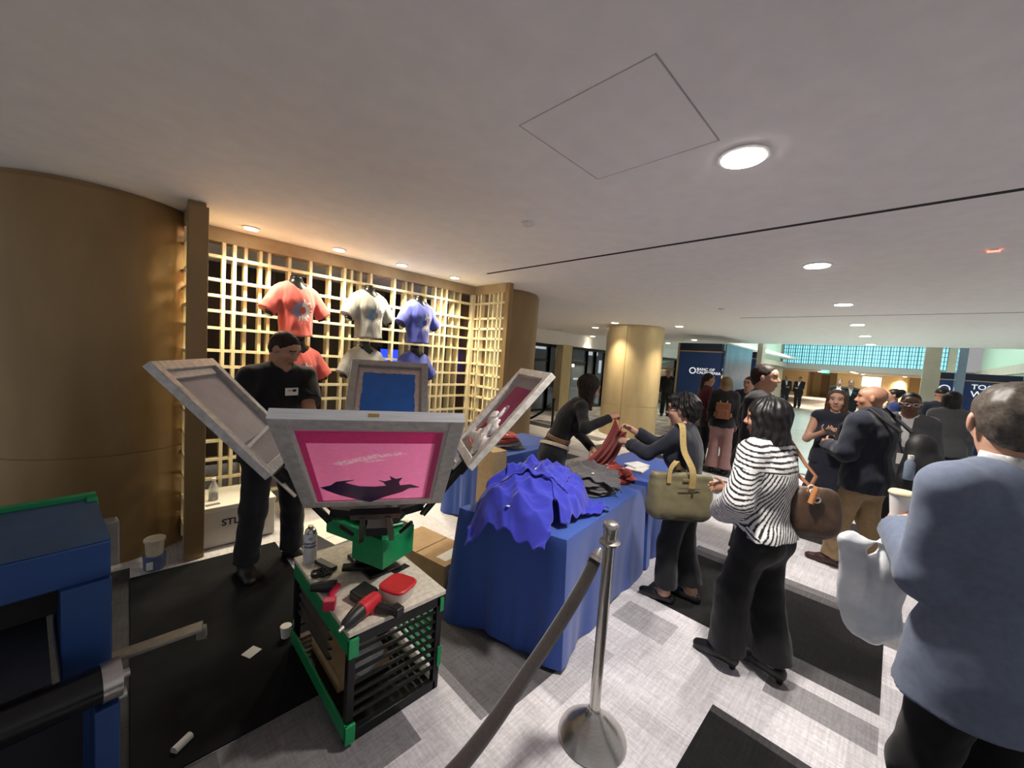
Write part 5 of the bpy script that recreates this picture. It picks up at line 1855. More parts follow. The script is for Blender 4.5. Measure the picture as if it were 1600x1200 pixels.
    def undershirt(s, m, i=.004, sleeve=False):
        F = SDF(s.res)
        s.torso(F, i)
        F.clip(s.waist - s.u * .05, -s.u)
        q = s.k
        F.rc(s.neck - s.u * .0 + s.f * .012 * q, s.neck + s.u * .16 * q + s.f * .03, .062 * q, .07 * q, k=.006, op='sub')
        return s.mesh('shirt', F, m)

    def collar(s, m, h=.038, r=.068, tall=.0):
        q = s.k
        F = SDF(min(s.res, .01))
        a = s.neck - s.u * .022 * q
        b = s.neck + s.u * h * q - s.f * .012 * q
        F.rc(a, b, (r + .008) * q, r * q, k=.01, cap='ab')
        F.rc(b - s.u * .01, b + s.u * .04, (r - .008) * q, (r - .006) * q, k=.003, op='sub')
        F.rc(s.neck + s.f * .10 * q + s.u * .04 * q, s.neck + s.f * .10 * q - s.u * .05 * q, .042 * q, .012 * q, k=.006, op='sub')
        return s.mesh('collar', F, m)

    def trousers(s, m, i=.014, flare=.014, to=.97, amp=.005, seed=3., waist=.0, knee=.0, name='trousers'):
        F = SDF(s.res)
        q = s.k
        rp = (.168 if s.fem else .160) * q * s.build + i * .7
        F.rc(s.P - s.uh * .03 * q, s.waist - s.uh * .01, rp, rp - .022, k=.05, sq=(s.f, .72))
        for sg in (1, -1):
            F.el(s.P - s.f * .045 * q + s.l * sg * .07 * q - arr(0, 0, .03 * q), (.085 * q + i, .085 * q + i, .095 * q + i), k=.05)
            s.leg(F, sg, i, flare, to, knee=knee)
        F.clip(s.waist + s.uh * waist, s.uh)
        return s.mesh(name, F, m, s.wr(amp, seed))

    def skirt(s, m, z_hem, r_hem, name='skirt', amp=.006):
        F = SDF(s.res)
        q = s.k
        F.rc(s.waist, s.P - arr(0, 0, .06), .135 * q, .178 * q, k=.05, sq=(s.f, .75))
        F.rc(s.P - arr(0, 0, .05), arr(s.P[0], 0, z_hem), .178 * q, r_hem, k=.05, sq=(s.f, .8), cap='b')
        return s.mesh(name, F, m, s.wr(amp, 5))

    def shoes(s, m, i=.009, low=False, sole=None, name='shoe', heel=0.):
        for sg in (1, -1):
            F = SDF(min(s.res, .009))
            s.foot(F, sg, i, low)
            if low:
                F.el(s.A[sg] + s.fd[sg] * .035 * s.k - arr(0, 0, .012), (.062 * s.k, .028 * s.k, .030), (s.fd[sg], np.cross((0, 0, 1), s.fd[sg]), (0, 0, 1)), k=.006, op='sub')
            if heel:
                hb = s.A[sg] - s.fd[sg] * .045 * s.k
                F.rc((hb[0], hb[1], .03 + heel), (hb[0], hb[1], 0.001), .022, .014, k=.01, cap='b')
            F.clip((0, 0, .001), (0, 0, -1))
            o = s.mesh(name, F, m)
            if sole:
                F = SDF(min(s.res, .009))
                s.foot(F, sg, i + .004, low)
                F.clip((0, 0, .001), (0, 0, -1))
                F.clip((0, 0, .022), (0, 0, 1))
                V, Q = F.run()
                mesh_np('sole', V, Q, sole, o)

    def belt(s, m, z0, z1, i=.022, tilt=0., name='belt'):
        F = SDF(.006)
        s.torso(F, i)
        n = unit(s.uh + s.l * tilt)
        F.clip(s.waist + s.uh * z0, -n)
        F.clip(s.waist + s.uh * z1, n)
        return s.mesh(name, F, m)

    def hair(s, style, m, ln=.2, vol=0.):
        h = s.hs
        c, f, l, u = s.HC, s.hf, s.hl, s.hu
        ax = (f, l, u)
        p = lambda a, b, d: c + (f * a + l * b + u * d) * h
        z = lambda *r: tuple(v * h for v in r)
        F = SDF(min(s.res, .008))
        v = vol
        if style == 'short':
            F.el(p(-.015, 0, .0405), z(.0975 + v, .0772 + v, .0870 + v), ax, k=.02)
        else:
            F.el(p(-.018, 0, .042), z(.100 + v, .082 + v, .090 + v), ax, k=.02)
        gu = arr(0, 0, -1)
        if style == 'short':
            F.el(p(-.040, 0, -.010), z(.069, .0655, .070), ax, k=.03)
            n = unit(f * .70 - u * .71)
            F.clip(p(.070, 0, .072), n)
            F.clip(p(-.06, 0, -.070), -u)
            for sg in (1, -1):
                F.el(p(.005, sg * .085, -.012), z(.030, .028, .040), ax, k=.008, op='sub')
        elif style == 'tousled':
            F.el(p(-.045, 0, .0), z(.085 + v, .082 + v, .085 + v), ax, k=.03)
            F.el(p(.04, 0, .085), z(.05, .06, .035), ax, k=.03)
            n = unit(f * .66 - u * .75)
            F.clip(p(.088, 0, .062), n)
            F.clip(p(-.06, 0, -.085), -u)
            for sg in (1, -1):
                F.el(p(.012, sg * .092, -.018), z(.030, .028, .040), ax, k=.008, op='sub')
        elif style in ('long', 'bob'):
            end = -ln
            b0 = p(-.030, 0, .02)
            b1 = p(-.050, 0, 0) + gu * ln * .9
            F.rc(b0, b1, (.085 + v) * h, (.088 + v if style == 'bob' else .075) * h, k=.03, sq=(f, .82 if style == 'bob' else .62), cap='b')
            for sg in (1, -1):
                a0 = p(.020, sg * .066, .045)
                a1 = p(.0 if style == 'long' else .016, sg * (.074 + v), 0) + gu * ln * .9
                F.rc(a0, a1, (.026 + v * .5) * h, (.034 + v * .5) * h, k=.03, cap='b')
            F.el(p(.080, 0, -.020), z(.075, .053, .092), ax, k=.012, op='sub')
        elif style == 'bun':
            F.el(p(-.105, 0, .075), z(.05, .05, .05), ax, k=.02)
            n = unit(f * .66 - u * .75)
            F.clip(p(.080, 0, .066), n)
        elif style == 'pony':
            n = unit(f * .62 - u * .78)
            F.clip(p(.074, 0, .072), n)
            F.rc(p(-.10, 0, .03), p(-.12, 0, 0) + gu * ln, .035 * h, .025 * h, k=.02)
        elif style == 'cap':
            F.clip(p(0, 0, .035), -u)
            F.rc(p(.05, 0, .045), p(.14, 0, .035), .07 * h, .05 * h, k=.01, sq=(u, .12))
        fr = 95.

        def nn(P):
            d = (P - c) / h
            an = np.arctan2(d @ l, d @ f)
            return (.0012 if style == 'short' else .0035 if style != 'tousled' else .007) * np.sin(an * 17 + 2.5 * np.sin(d @ u * 28)) + (.0022 if style != 'tousled' else .006) * nz3(P, fr, 3)
        return s.mesh('hair' if style != 'cap' else 'cap', F, m, nn if s.res < .014 else None)


def cloth(name, c, rough=.85, **k):
    k.setdefault('sheen', .15)
    k.setdefault('spec', .25)
    return mat(name, c, rough, var=.10, scale=50, **k)


C_BLK = cloth('black_cotton', (.007, .007, .008))
C_BLK2 = cloth('black_wool', (.012, .012, .015))
C_NAVYJ = cloth('dark_navy_wool', (.014, .017, .028))
C_JEAN = cloth('black_denim', (.012, .013, .018))
C_KHAKI = cloth('khaki_twill', (.26, .175, .090))
C_WHITE = cloth('white_shirt', (.68, .68, .68))
C_GREYSH = cloth('pale_grey_shirt', (.42, .42, .45))
C_MAROON = cloth('maroon_knit', (.085, .012, .018))
C_MAUVE = cloth('mauve_trousers', (.27, .15, .14))
C_BLAZER = cloth('light_blue_grey_blazer', (.135, .165, .235))
C_GREYB = cloth('grey_blazer', (.075, .078, .082))
L_BLK = mat('black_leather', (.010, .009, .009), .4)
L_BRN = mat('dark_brown_leather', (.045, .016, .012), .45)
L_WHT = mat('white_leather', (.68, .64, .58), .5)
HR_BLK = mat('black_hair', (.0065, .0055, .006), .46, var=.3, scale=60, spec=.35)
HR_DBR = mat('dark_brown_hair', (.018, .011, .007), .58, var=.3, scale=60, spec=.25)
HR_BRN = mat('brown_hair', (.055, .028, .015), .45, var=.3, scale=60)
HR_BLD = mat('dark_blonde_hair', (.17, .105, .05), .45, var=.3, scale=60)
HR_GRY = mat('greying_hair', (.085, .07, .055), .5, var=.45, scale=110)


def glasses(s, m):
    h = s.hs
    p = lambda a, b, d: s.HC + (s.hf * a + s.hl * b + s.hu * d) * h
    b = MB()
    for sg in (1, -1):
        b.tube([p(.100, sg * .033 + .024 * math.cos(t), .013 + .017 * math.sin(t)) for t in np.linspace(0, 2 * PI, 17)], .0032, n=6, cap=False)
        b.tube([p(.098, sg * .056, .018), p(.05, sg * .080, .018), p(-.01, sg * .086, .016)], .003, n=6)
    b.tube([p(.102, .010, .018), p(.102, -.010, .018)], .003, n=6)
    return b.build('glasses', m, s.root)


def local_mb(s, pts):
    return [s.tolocal(q) for q in pts]


# man in black T-shirt at the press
A = Person('man in a black t-shirt with a white name badge, looking down behind the printing press', (.74, 3.17), -76, 1.78, lean=9, head=(22, 26), skin=SKIN_M, res=.0065,
           lh=dict(w=(.84, 2.72, 1.10), curl=.7, n=(0, -.4, -1)), rh=dict(w=(.52, 2.80, 1.08), curl=.7, n=(0, .4, -1)), feet=((.0, .165, 14), (-.02, -.155, -14)), build=1.02)
A.skin_mesh()
A.top('t_shirt', C_BLK, i=.020, sleeve=.74, hem=.10, neck=.061, flare=.01, sflare=.012, amp=.005)
A.trousers(C_JEAN, i=.020, flare=.022, amp=.006)
A.shoes(L_BLK)
A.hair('short', HR_DBR, vol=.003)
q = A.chest + A.f * .152 + A.l * .012 + A.u * .105
MB().obox(q, A.l * .045, A.u * .026 - A.f * .004, A.f * .001).build('name_badge', M_PAPER, A.root, smooth=False)
MB().obox(q + A.f * .0015 + A.l * .018 + A.u * .008, A.l * .012, A.u * .009, A.f * .0005).obox(q + A.f * .0015 - A.l * .012 + A.u * .008, A.l * .018, A.u * .002, A.f * .0005).obox(q + A.f * .0015 - A.l * .022 - A.u * .010, A.l * .008, A.u * .003, A.f * .0005).build('badge_print', M_BLACK, A.root, smooth=False)

# woman leaning over the table
B = Person('woman in black with long dark hair leaning over the table, pulling a red shirt', (2.74, 2.22), -44, 1.64, True, lean=29, head=(-6, 20), skin=SKIN_M, res=.0065,
           rh=dict(w=(2.845, 1.66, 1.235), curl=1.0, n=(0, .4, -1), elb=(0, -1, -.5)), lh=dict(w=(2.99, 1.90, .90), curl=.6, n=(0, 0, -1), elb=(-.3, .5, .6)), feet=((.02, .10, 5), (-.10, -.10, -5)), hips=.06)
B.skin_mesh()
B.top('sweater', C_BLK, i=.010, sleeve=1.98, hem=.0, neck=.062, amp=.004)
B.trousers(C_JEAN, i=.012, flare=.02)
B.shoes(L_BLK)
B.hair('long', HR_DBR, ln=.20, vol=.009)
B.belt(mat('tan_belt_leather', (.16, .085, .035), .5), -.030, .010, .020)
B.belt(mat('cream_strap', (.48, .42, .33), .7), -.105, -.070, .030, .25, 'apron_strap')

# woman with olive tote
Cc = Person('short woman with tousled black hair and glasses, dark jacket, reaching for the red shirt', (2.83, 1.0), 98, 1.52, True, lean=7, head=(4, 6), skin=SKIN_L, res=.0065,
            lh=dict(w=(2.735, 1.44, 1.085), curl=.9, n=(0, -.6, -.6)), rh=dict(w=(2.83, 1.45, 1.175), curl=.7, n=(0, .6, -.6)), feet=((.05, .075, 4), (-.10, -.075, -4)), build=1.02)
Cc.skin_mesh()
Cc.top('jacket', C_NAVYJ, i=.018, sleeve=1.82, hem=.10, neck=.066, amp=.006, vopen=.14)
Cc.undershirt(C_BLK)
Cc.trousers(C_BLK2, i=.018, flare=.030, to=.86)
Cc.shoes(L_BLK, low=True)
Cc.hair('tousled', HR_BLK, vol=.010)
glasses(Cc, MATS['black_plastic'])

# striped blouse
M_STRIPE = cloth('striped_blouse', (1, 1, 1), attr='Col')


def stripes(s):
    def f(V):
        d = V - s.sc
        a, b, c = d @ s.f, d @ s.l, d @ s.u
        nzv = nz3(V, 9, 2)
        yoke = c > -.075 - .02 * np.cos(b * 8)
        ph = np.where(yoke, (c + .28 * np.abs(b) * .35 - .25 * a) * 250, (b * .85 + .50 * c + .25 * a + .010 * nzv) * 330)
        arm_ = np.abs(b) > .165
        ph = np.where(arm_ & ~yoke, (c * .9 + b * .55 - a * .5 + .01 * nzv) * 300, ph)
        t = np.sin(ph)
        col = np.where((t > .28)[:, None], arr(.012, .011, .013), arr(.74, .73, .72))
        return col
    return f


D = Person('woman with a black bob in a black and white striped blouse and black trousers', (2.50, .45), 74, 1.565, True, lean=3, head=(18, 4), skin=SKIN_M, res=.0065,
           lh=dict(l=(.18, .10, .87), curl=.6, n=(0, -1, 0), elb=(-.6, .8, -.4)), rh=dict(l=(.24, -.02, .98), curl=.6, n=(0, 1, 0)), feet=((.075, .085, 10, .03), (-.10, -.07, -4, .03)))
D.skin_mesh()
D.res = .0045
D.top('blouse', M_STRIPE, i=.026, sleeve=1.90, hem=.0, neck=.060, amp=.008, puff=.022, color=stripes(D), flare=.0)
D.res = .0065
D.trousers(C_BLK, i=.014, flare=.048, to=.98, knee=.018)
D.shoes(L_BLK, low=True, heel=.02)
D.hair('bob', HR_BLK, ln=.145, vol=.012)

# man in black suit behind the striped blouse
G = Person('tall man in a black suit with open pale collar, standing behind the striped blouse', (4.02, .86), -88, 1.80, lean=0, head=(-2, 0), skin=SKIN_M, res=.008)
G.skin_mesh()
G.top('suit_jacket', C_BLK, i=.024, sleeve=1.93, hem=.20, neck=.072, vopen=.30, flare=.012)
G.undershirt(C_GREYSH, .010)
G.collar(C_GREYSH, .040, .066)
G.trousers(C_BLK, i=.018, flare=.022)
G.shoes(L_BLK)
G.hair('short', HR_DBR, vol=.004)

# woman in dark sleeveless dress
I_ = Person('woman with long brown hair in a dark sleeveless dress, holding a phone', (5.36, .44), 186, 1.60, True, lean=2, head=(-6, 2), skin=SKIN_L, res=.008,
            lh=dict(w=(5.13, .36, 1.115), curl=.5, n=(0, -.5, 1)), rh=dict(w=(5.13, .50, 1.13), curl=.5, n=(0, .5, 1)), build=1.05, feet=((.05, .085, 12), (-.02, -.085, -10)))
I_.skin_mesh()
I_.top('dress_top', C_NAVYJ, i=.012, sleeve=0, hem=.05, neck=.058, amp=.004)
I_.skirt(C_NAVYJ, .40, .215)
I_.shoes(L_WHT, sole=M_PAPER)
I_.hair('long', HR_BRN, ln=.27)
tag(MB().obox((5.055, .42, 1.15), (.05, .03, .03), (-.02, .05, .0), (-.002, 0, .005)).build('phone', MATS['black_plastic'], bevel=.002), 'dark phone in the hands of the woman in the sleeveless dress', 'phone')

# bald man with backpack
J = Person('bald man in dark navy jacket and khaki trousers, back turned, wearing a backpack', (4.58, .12), 66, 1.675, lean=1, head=(28, 0), skin=SKIN_T, res=.008,
           lh=dict(l=(.26, .12, 1.08), curl=.5, n=(0, -1, 0)), rh=dict(l=(.25, -.10, 1.08), curl=.5, n=(0, 1, 0)), feet=((.12, .10, 22), (-.10, -.11, -6)), build=1.08)
J.skin_mesh()
J.top('jacket', C_NAVYJ, i=.034, sleeve=1.93, hem=.12, neck=.074, amp=.008, flare=.008)
J.collar(C_WHITE, .045, .066)
J.trousers(C_KHAKI, i=.020, flare=.024, amp=.009)
J.shoes(L_BRN)
bp_ = SDF(.010)
cb = J.chest - J.f * .335 - J.u * .13
bp_.rc(cb + J.u * .12, cb - J.u * .15, .125, .165, k=.05, sq=(J.f, .72))
bp_.rc(cb + J.u * .0 - J.f * .09, cb - J.u * .16 - J.f * .08, .10, .12, k=.05, sq=(J.f, .6))
for sg in (1, -1):
    bp_.rc(cb - J.u * .12 + J.l * sg * .14, cb - J.u * .18 + J.l * sg * .13, .06, .06, k=.03)
V, Q = bp_.run(lambda P: .006 * nz3(P, 24, 1))
pk = empty('backpack', (J.loc[0], J.loc[1], 0), J.yaw, 'bulky black backpack on the bald man', 'backpack')
mesh_np('bag', V, Q, mat('black_nylon', (.009, .009, .010), .6, var=.2), pk)
b = MB()
for sg in (1, -1):
    b.tube([cb + J.u * .24 + J.l * sg * .08 + J.f * .10, J.S[sg] - J.l * sg * .07 + J.u * .118 - J.f * .03, J.S[sg] - J.l * sg * .06 + J.f * .165 - J.u * .06, J.chest + J.l * sg * .14 + J.f * .19 - J.u * .08, J.chest + J.l * sg * .21 + J.f * .02 - J.u * .20], .011, n=10, flat=1.6)
b.build('strap', MATS['black_nylon'], pk)
wb = empty('water_bottle', J.root.matrix_basis @ Vector((0, 0, 0)), J.yaw, 'small clear bottle with a white cap in the backpack side pocket', 'bottle')
q = cb - J.u * .10 + J.l * .195 - J.f * .02
MB().lathe([(.030, 0), (.032, .01), (.032, .13), (.016, .16)], tuple(q), n=20).build('body', mat('bottle_blue_tint', (.25, .32, .42), .15, alpha=.7), wb)
MB().lathe([(.018, .16), (.018, .19), (.001, .191)], tuple(q), n=16).build('cap', M_PAPER, wb)
wb.location = (J.loc[0], J.loc[1], 0)

# man in grey blazer with lanyard
K = Person('man with glasses in a grey blazer and lanyard walking towards the camera', (5.66, -.11), 176, 1.63, lean=3, head=(8, 8), skin=SKIN_D, res=.010, feet=((.16, .09, 5), (-.16, -.09, -5)))
K.skin_mesh()
K.top('blazer', C_GREYB, i=.024, sleeve=1.93, hem=.19, neck=.074, vopen=.36, flare=.014)
K.undershirt(C_WHITE, .012)
K.collar(C_WHITE, .040, .066)
K.trousers(C_JEAN, i=.018, flare=.022)
K.shoes(L_BLK)
K.hair('short', HR_BLK)
glasses(K, M_STEEL)
MB().tube([K.neck + K.l * .06 + K.f * .05, K.chest + K.l * .05 + K.f * .150, K.waist + K.u * .02 + K.f * .150], .004, n=6).tube([K.neck - K.l * .06 + K.f * .05, K.chest - K.l * .05 + K.f * .150, K.waist + K.u * .02 + K.f * .150], .004, n=6).build('lanyard', C_BLK, K.root)
MB().obox(K.waist + K.f * .156 - K.u * .03, K.l * .04, K.u * .055, K.f * .002).build('badge', M_PAPER, K.root, smooth=False)

# nearest man in light blue-grey blazer
N = Person('grey haired man in a light blue-grey blazer, nearest the camera at the right edge', (1.828, -.273), 44, 1.725, lean=3, head=(-34, 4), skin=SKIN_L, res=.006,
           lh=dict(w=(1.985, -.055, 1.165), curl=1.0, n=(.35, -1, 0), elb=(-.5, .35, -1)), rh=dict(l=(.27, -.16, 1.02), curl=.7, n=(0, 1, 0)), build=.90)
N.hs *= 1.04
N.skin_mesh()
N.top('blazer', C_BLAZER, i=.026, sleeve=1.93, hem=.15, neck=.074, vopen=.30, flare=.045, amp=.003, sflare=.012)
N.undershirt(C_WHITE, .012)
N.collar(C_WHITE, .085, .068)
N.trousers(C_BLK, i=.014, flare=.03)
N.shoes(L_BLK)
N.hair('short', HR_GRY, vol=.004)
wp = (2.47, -.095, 1.06)
cf = empty('coffee_cup', (2.035, -.052, 1.185), 0, 'white paper coffee cup with cream lid, held by the man in the blue-grey blazer', 'cup')
MB().lathe([(.026, 0), (.036, .088)]).build('cup_wall', M_PAPER, cf)
MB().lathe([(.038, .088), (.040, .092), (.039, .098), (.034, .104), (.001, .103)]).build('lid', mat('cream_lid', (.68, .58, .38), .4), cf)

# group by the blue sign
def simple(label, loc, yaw, Hh, fem, top_m, bot_m, hair, hm, skin=SKIN_M, res=.014, jacket=False, head=(0, 0), lh=None, rh=None, ln=.2, skirt=None, feet=None, group=None, flare=.02):
    p = Person(label, loc, yaw, Hh, fem, head=head, skin=skin, res=res, lh=lh, rh=rh, feet=feet, group=group)
    p.skin_mesh()
    p.top('jacket' if jacket else 'top', top_m, i=.022, sleeve=1.93, hem=.18 if jacket else .06, neck=.07, vopen=.28 if jacket else 0)
    if jacket:
        p.undershirt(C_WHITE, .010)
    p.trousers(bot_m, i=.018, flare=flare)
    p.shoes(L_BLK)
    if hair:
        p.hair(hair, hm, ln=ln)
    return p


Q1 = simple('woman in a maroon top with a dark bag, standing against the blue sign panel', (7.45, 2.44), -50, 1.66, True, C_MAROON, C_BLK, 'pony', HR_DBR, rh=dict(l=(.25, -.12, 1.10), curl=.5))
Q2 = simple('woman in mauve trousers seen from behind with a brown backpack', (6.95, 1.98), 12, 1.63, True, C_BLK, C_MAUVE, 'long', HR_BLD, ln=.16, flare=.05)
Q3 = simple('black haired person in a black coat facing the woman with the brown backpack', (7.42, 1.76), 165, 1.66, False, C_BLK2, C_BLK, 'short', HR_BLK, head=(0, 10))
bg = empty('backpack', (Q2.loc[0], Q2.loc[1], 0), Q2.yaw, 'small brown leather backpack on the woman in mauve trousers', 'backpack')
c0 = Q2.chest - Q2.f * .155 - Q2.u * .09
MB().obox(c0, Q2.f * .045, Q2.l * .105, Q2.u * .13).obox(c0 - Q2.f * .05 - Q2.u * .05, Q2.f * .012, Q2.l * .08, Q2.u * .07).build('bag', mat('rust_leather', (.16, .055, .022), .45), bg, bevel=.02)
b = MB()
for sg in (1, -1):
    b.tube([c0 + Q2.u * .12 + Q2.l * sg * .04, Q2.S[sg] - Q2.l * sg * .05 + Q2.u * .07, Q2.S[sg] - Q2.l * sg * .04 + Q2.f * .10 - Q2.u * .05, c0 - Q2.u * .10 + Q2.l * sg * .12 + Q2.f * .05], .010, n=8)
b.build('strap', mat('tan_strap', (.30, .16, .07), .5), bg)
hb = empty('handbag', (7.12, 2.38, 0), .6, 'black handbag hanging beside the woman in maroon', 'handbag')
MB().prism([(-.14, .72), (.14, .72), (.11, .92), (-.11, .92)], (0, -.04, 0), (1, 0, 0), (0, 0, 1), (0, .08, 0)).build('body', L_BLK, hb, bevel=.01)
MB().tube([(-.08, 0, .92), (-.05, 0, 1.04), (.05, 0, 1.04), (.08, 0, .92)], .008, n=8).build('handle', L_BLK, hb)

R1 = simple('woman with long black hair and grey top, back turned, beside the grey haired man', (7.6, -.52), 8, 1.66, True, C_GREYB, C_BLK, 'long', HR_BLK, ln=.34)
R2 = simple('person in a black cap and dark jacket by the slim navy sign', (9.0, -.50), 15, 1.70, False, C_NAVYJ, C_BLK, 'cap', HR_BLK, jacket=False)
R3 = simple('woman with dark hair in a bun and a navy top beyond the bald man', (9.2, .02), 100, 1.62, True, cloth('navy_top', (.012, .025, .10)), C_BLK, 'bun', HR_BLK)
F1 = simple('left one of two men in dark suits standing in the far opening', (26.3, 4.45), 200, 1.76, False, C_BLK2, C_NAVYJ, 'short', HR_BLK, res=.02, jacket=True, rh=dict(l=(.22, .0, 1.1), curl=.5))
F2 = simple('right one of two men in dark suits standing in the far opening', (26.2, 3.82), 170, 1.76, False, C_BLK2, C_BLK2, 'short', HR_BLK, res=.02, jacket=True, lh=dict(l=(.22, .0, 1.1), curl=.5))
F3 = simple('distant man in dark clothes above the head of the woman in the sleeveless dress', (18.5, 1.52), 180, 1.74, False, C_BLK2, C_BLK2, 'short', HR_BLK, res=.02, jacket=True)
F4 = simple('distant man in dark suit and white shirt just left of the bald head', (17.0, 1.10), 190, 1.74, False, C_BLK2, C_BLK2, 'short', HR_BLK, res=.02, jacket=True)
F5 = simple('grey haired person in black between the round column and the blue sign', (13.4, 5.70), 215, 1.66, False, C_BLK2, C_BLK, 'short', HR_GRY, res=.018)
F6 = simple('person in black with a grey hood seen through the right part of the lattice', (2.98, 4.75), -150, 1.60, False, C_BLK2, C_BLK, 'short', HR_GRY, res=.014)

# bags
M_OLIVE = mat('olive_nylon', (.135, .118, .060), .50, var=.12, scale=20, sheen=.2)
M_STRAPY = mat('mustard_webbing', (.36, .26, .10), .8, var=.15, scale=90)
tx = unit((.70, -.71, 0))          # width direction of the bag
tn = unit((-.71, -.70, 0))         # outward, towards the hall
tc0 = arr(2.615, .955, 0)
tote = empty('tote_bag', (tc0[0], tc0[1], 0), 0, 'large olive nylon tote with mustard shoulder strap on the woman with glasses', 'tote bag')
s = SDF(.007)
rows_ = []
for f in np.linspace(0, 1, 5):
    zc_, hw = .745 + .22 * f, .165 + .035 * f
    th = .070 - .040 * f
    s.rc(-tx * (hw - .02) + arr(0, 0, zc_), tx * (hw - .02) + arr(0, 0, zc_), th, th, k=.03)
s.clip((0, 0, 1.005), (0, 0, 1))
V, Q = s.run(lambda P: .006 * nz3(P * arr(1, 1, .2), 34, 2) + .002 * nz3(P * arr(1, 1, .5), 70, 1))
mesh_np('body', V, Q, M_OLIVE, tote)
s = SDF(.006)
s.rc(-tx * .14 + arr(0, 0, .712), tx * .14 + arr(0, 0, .712), .058, .058, k=.02, sq=((0, 0, 1), .75))
V, Q = s.run()
mesh_np('base_panel', V, Q, mat('dark_olive_leather', (.060, .050, .028), .45), tote)
sh = arr(*(Cc.root.matrix_basis @ Vector((0, 0, 0)))) if False else None
cS = Cc.S[1]
cyw, syw = math.cos(Cc.yaw), math.sin(Cc.yaw)
shw = arr(Cc.loc[0] + cyw * cS[0] - syw * cS[1], Cc.loc[1] + syw * cS[0] + cyw * cS[1], cS[2]) - tc0
b = MB()
b.ribbon([tx * .05 + tn * .050 + arr(0, 0, .88), tx * .045 + tn * .052 + arr(0, 0, 1.02), (shw + tn * .085 - arr(0, 0, .06)) * .9 + (tx * .04 + arr(0, 0, 1.06)) * .1, shw + tn * .035 + arr(0, 0, .082), shw - tn * .045 + arr(0, 0, .075), shw * .5 - tn * .045 + tx * .03 + arr(0, 0, .56), -tn * .048 + tx * .04 + arr(0, 0, .93)],
         [tx, tx, tx, unit(tx + arr(0, 0, .2)), tx, tx, tx], .042, .006)
b.build('shoulder_strap', M_STRAPY, tote)
b = MB()
b.ribbon([-tx * .10 + tn * .045 + arr(0, 0, .93), -tx * .095 + tn * .04 + arr(0, 0, 1.02), -tx * .05 + tn * .02 + arr(0, 0, 1.07), -tx * .02 - tn * .01 + arr(0, 0, 1.01)], tx, .028, .006)
b.build('hand_strap', M_STRAPY, tote)
MB().obox(tn * .042 + tx * .015 + arr(0, 0, .955), tx * .024, arr(0, 0, .008), tn * .003).build('metal_plate', mat('pale_gold_metal', (.55, .46, .28), .3, .8), tote, bevel=.001)
MB().beam(tn * .062 - tx * .04 + arr(0, 0, .905), tn * .058 + tx * .10 + arr(0, 0, .905), .005, .006).obox(tn * .070 + tx * .05 + arr(0, 0, .90), tx * .006, arr(0, 0, .012), tn * .003).build('zip', M_STEEL, tote, smooth=False)

br = empty('shoulder_bag', (2.62, .26, 0), 0, 'large dark brown shoulder bag with tan strap and chain on the woman in stripes', 'shoulder bag')
bxv, byv = unit((.62, -.78, 0)), unit((.78, .62, 0))
s = SDF(.008)
for f in np.linspace(0, 1, 4):
    hw = .055 + .025 * math.sin(PI * min(1, f * .8))
    s.rc(-bxv * hw + arr(0, 0, .90 + .15 * f), bxv * hw + arr(0, 0, .90 + .15 * f), .075 - .03 * f, .075 - .03 * f, k=.03)
V, Q = s.run(lambda P: .006 * nz3(P, 24, 5))
mesh_np('body', V, Q, mat('dark_brown_canvas', (.065, .036, .020), .5, var=.35, scale=22), br)
dS = D.S[-1]
cyw, syw = math.cos(D.yaw), math.sin(D.yaw)
shd = arr(D.loc[0] + cyw * dS[0] - syw * dS[1] - 2.62, D.loc[1] + syw * dS[0] + cyw * dS[1] - .26, dS[2])
b = MB()
back = arr(-cyw, -syw, 0)
b.tube([-bxv * .06 + arr(0, 0, 1.05) - byv * .03, shd * .35 + arr(0, 0, .72) + back * .06, shd + back * .125 - arr(0, 0, .04), shd + arr(0, 0, .085) + back * .03, shd - back * .09 + arr(0, 0, .03), bxv * .02 + arr(0, 0, 1.06)], .008, n=10, flat=1.8)
b.build('strap', mat('tan_leather', (.36, .15, .07), .45), br)
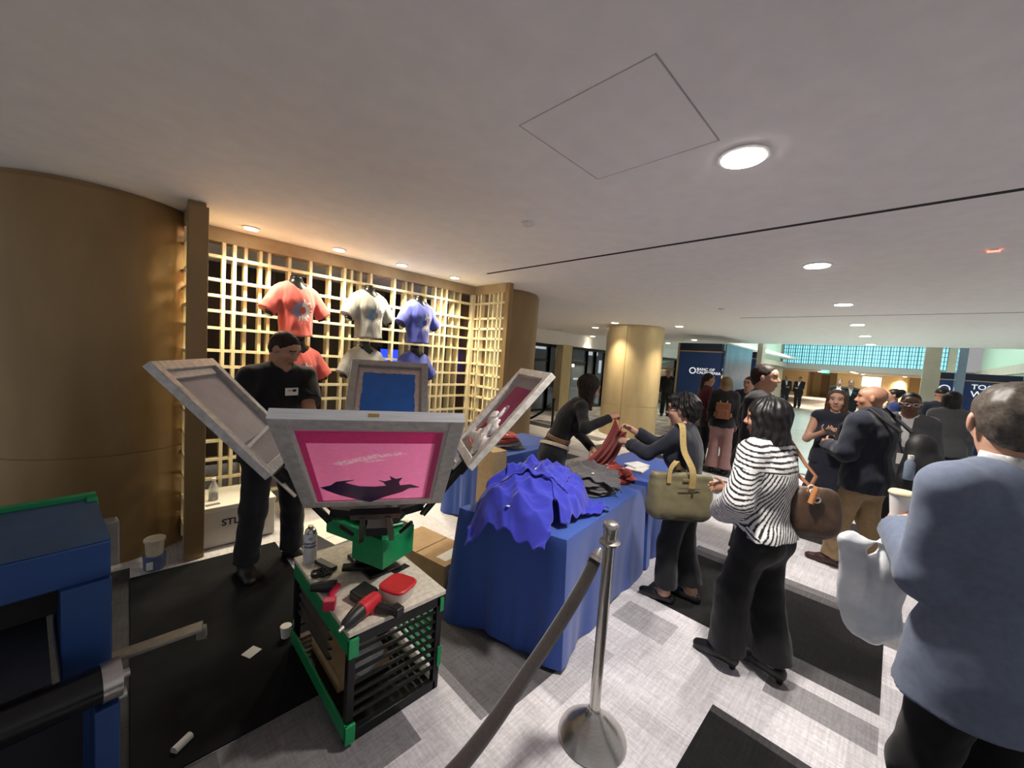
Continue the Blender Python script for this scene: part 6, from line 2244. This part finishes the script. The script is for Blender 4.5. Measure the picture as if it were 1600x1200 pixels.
MB().tube([-bxv * .06 + arr(0, 0, 1.03) - byv * .075, -bxv * .04 + arr(0, 0, 1.12) - byv * .075], .014, n=12).build('strap_tab', mat('orange_tan_leather', (.50, .22, .08), .45), br)
b = MB()
for k in range(7):
    f = k / 6
    c_ = (-bxv * .03 + arr(0, 0, 1.05) - byv * .075) * (1 - f) + (shd + back * .13 - arr(0, 0, .10)) * f
    if f < .55:
        b.tube([c_ + bxv * .016 * math.cos(t) + arr(0, 0, 1) * .014 * math.sin(t) for t in np.linspace(0, 2 * PI, 11)], .004, n=6, cap=False)
b.build('chain', mat('white_chain', (.7, .68, .64), .3), br)

# white plastic bag hanging from the near man's hand
s = SDF(.008)
pbx = arr(1.955, -.02, 0)
w1_, w2_ = unit((.45, -.89, 0)), unit((.89, .45, 0))
top_ = arr(1.985, -.05, 1.13) - pbx
s.rc(top_ * arr(.9, .9, 1) - arr(0, 0, .02), arr(0, 0, .96), .028, .065, k=.05, sq=(w2_, .6))
s.rc(arr(0, 0, .98), arr(0, 0, .80), .070, .082, k=.05, sq=(w2_, .55))
s.rc(top_ - arr(0, 0, .03), arr(-.05, .085, 1.09), .018, .02, k=.03, sq=((0, 0, 1), .6))
s.rc(arr(-.05, .085, 1.09), arr(-.035, .05, .86), .03, .06, k=.04, sq=(w2_, .5))
V, Q = s.run(lambda P: .010 * nz3(P * arr(1, 1, .18), 40, 3) + .003 * nz3(P * arr(1, 1, .4), 80, 1))
pb = mesh_np('carrier_bag', V, Q, mat('milky_plastic', (.80, .83, .86), .35, var=.06, alpha=.80))
pb.location = pbx
tag(pb, 'translucent white plastic bag hanging from the hand of the man in the blue-grey blazer', 'carrier bag')
s = SDF(.010)
s.rc((0, 0, .52), (0, 0, .16), .04, .11, k=.05, sq=((.7, .7, 0), .5))
s.rc((0, 0, .62), (0, 0, .50), .012, .04, k=.03)
V, Q = s.run(lambda P: .010 * nz3(P * arr(1, 1, .5), 24, 3))
wbag = mesh_np('carrier_bag', V, Q, mat('white_cloth_bag', (.58, .56, .52), .7, var=.08))
wbag.location = (4.70, -.22, .0)
tag(wbag, 'white bag hanging beside the khaki trousers of the bald man', 'carrier bag')
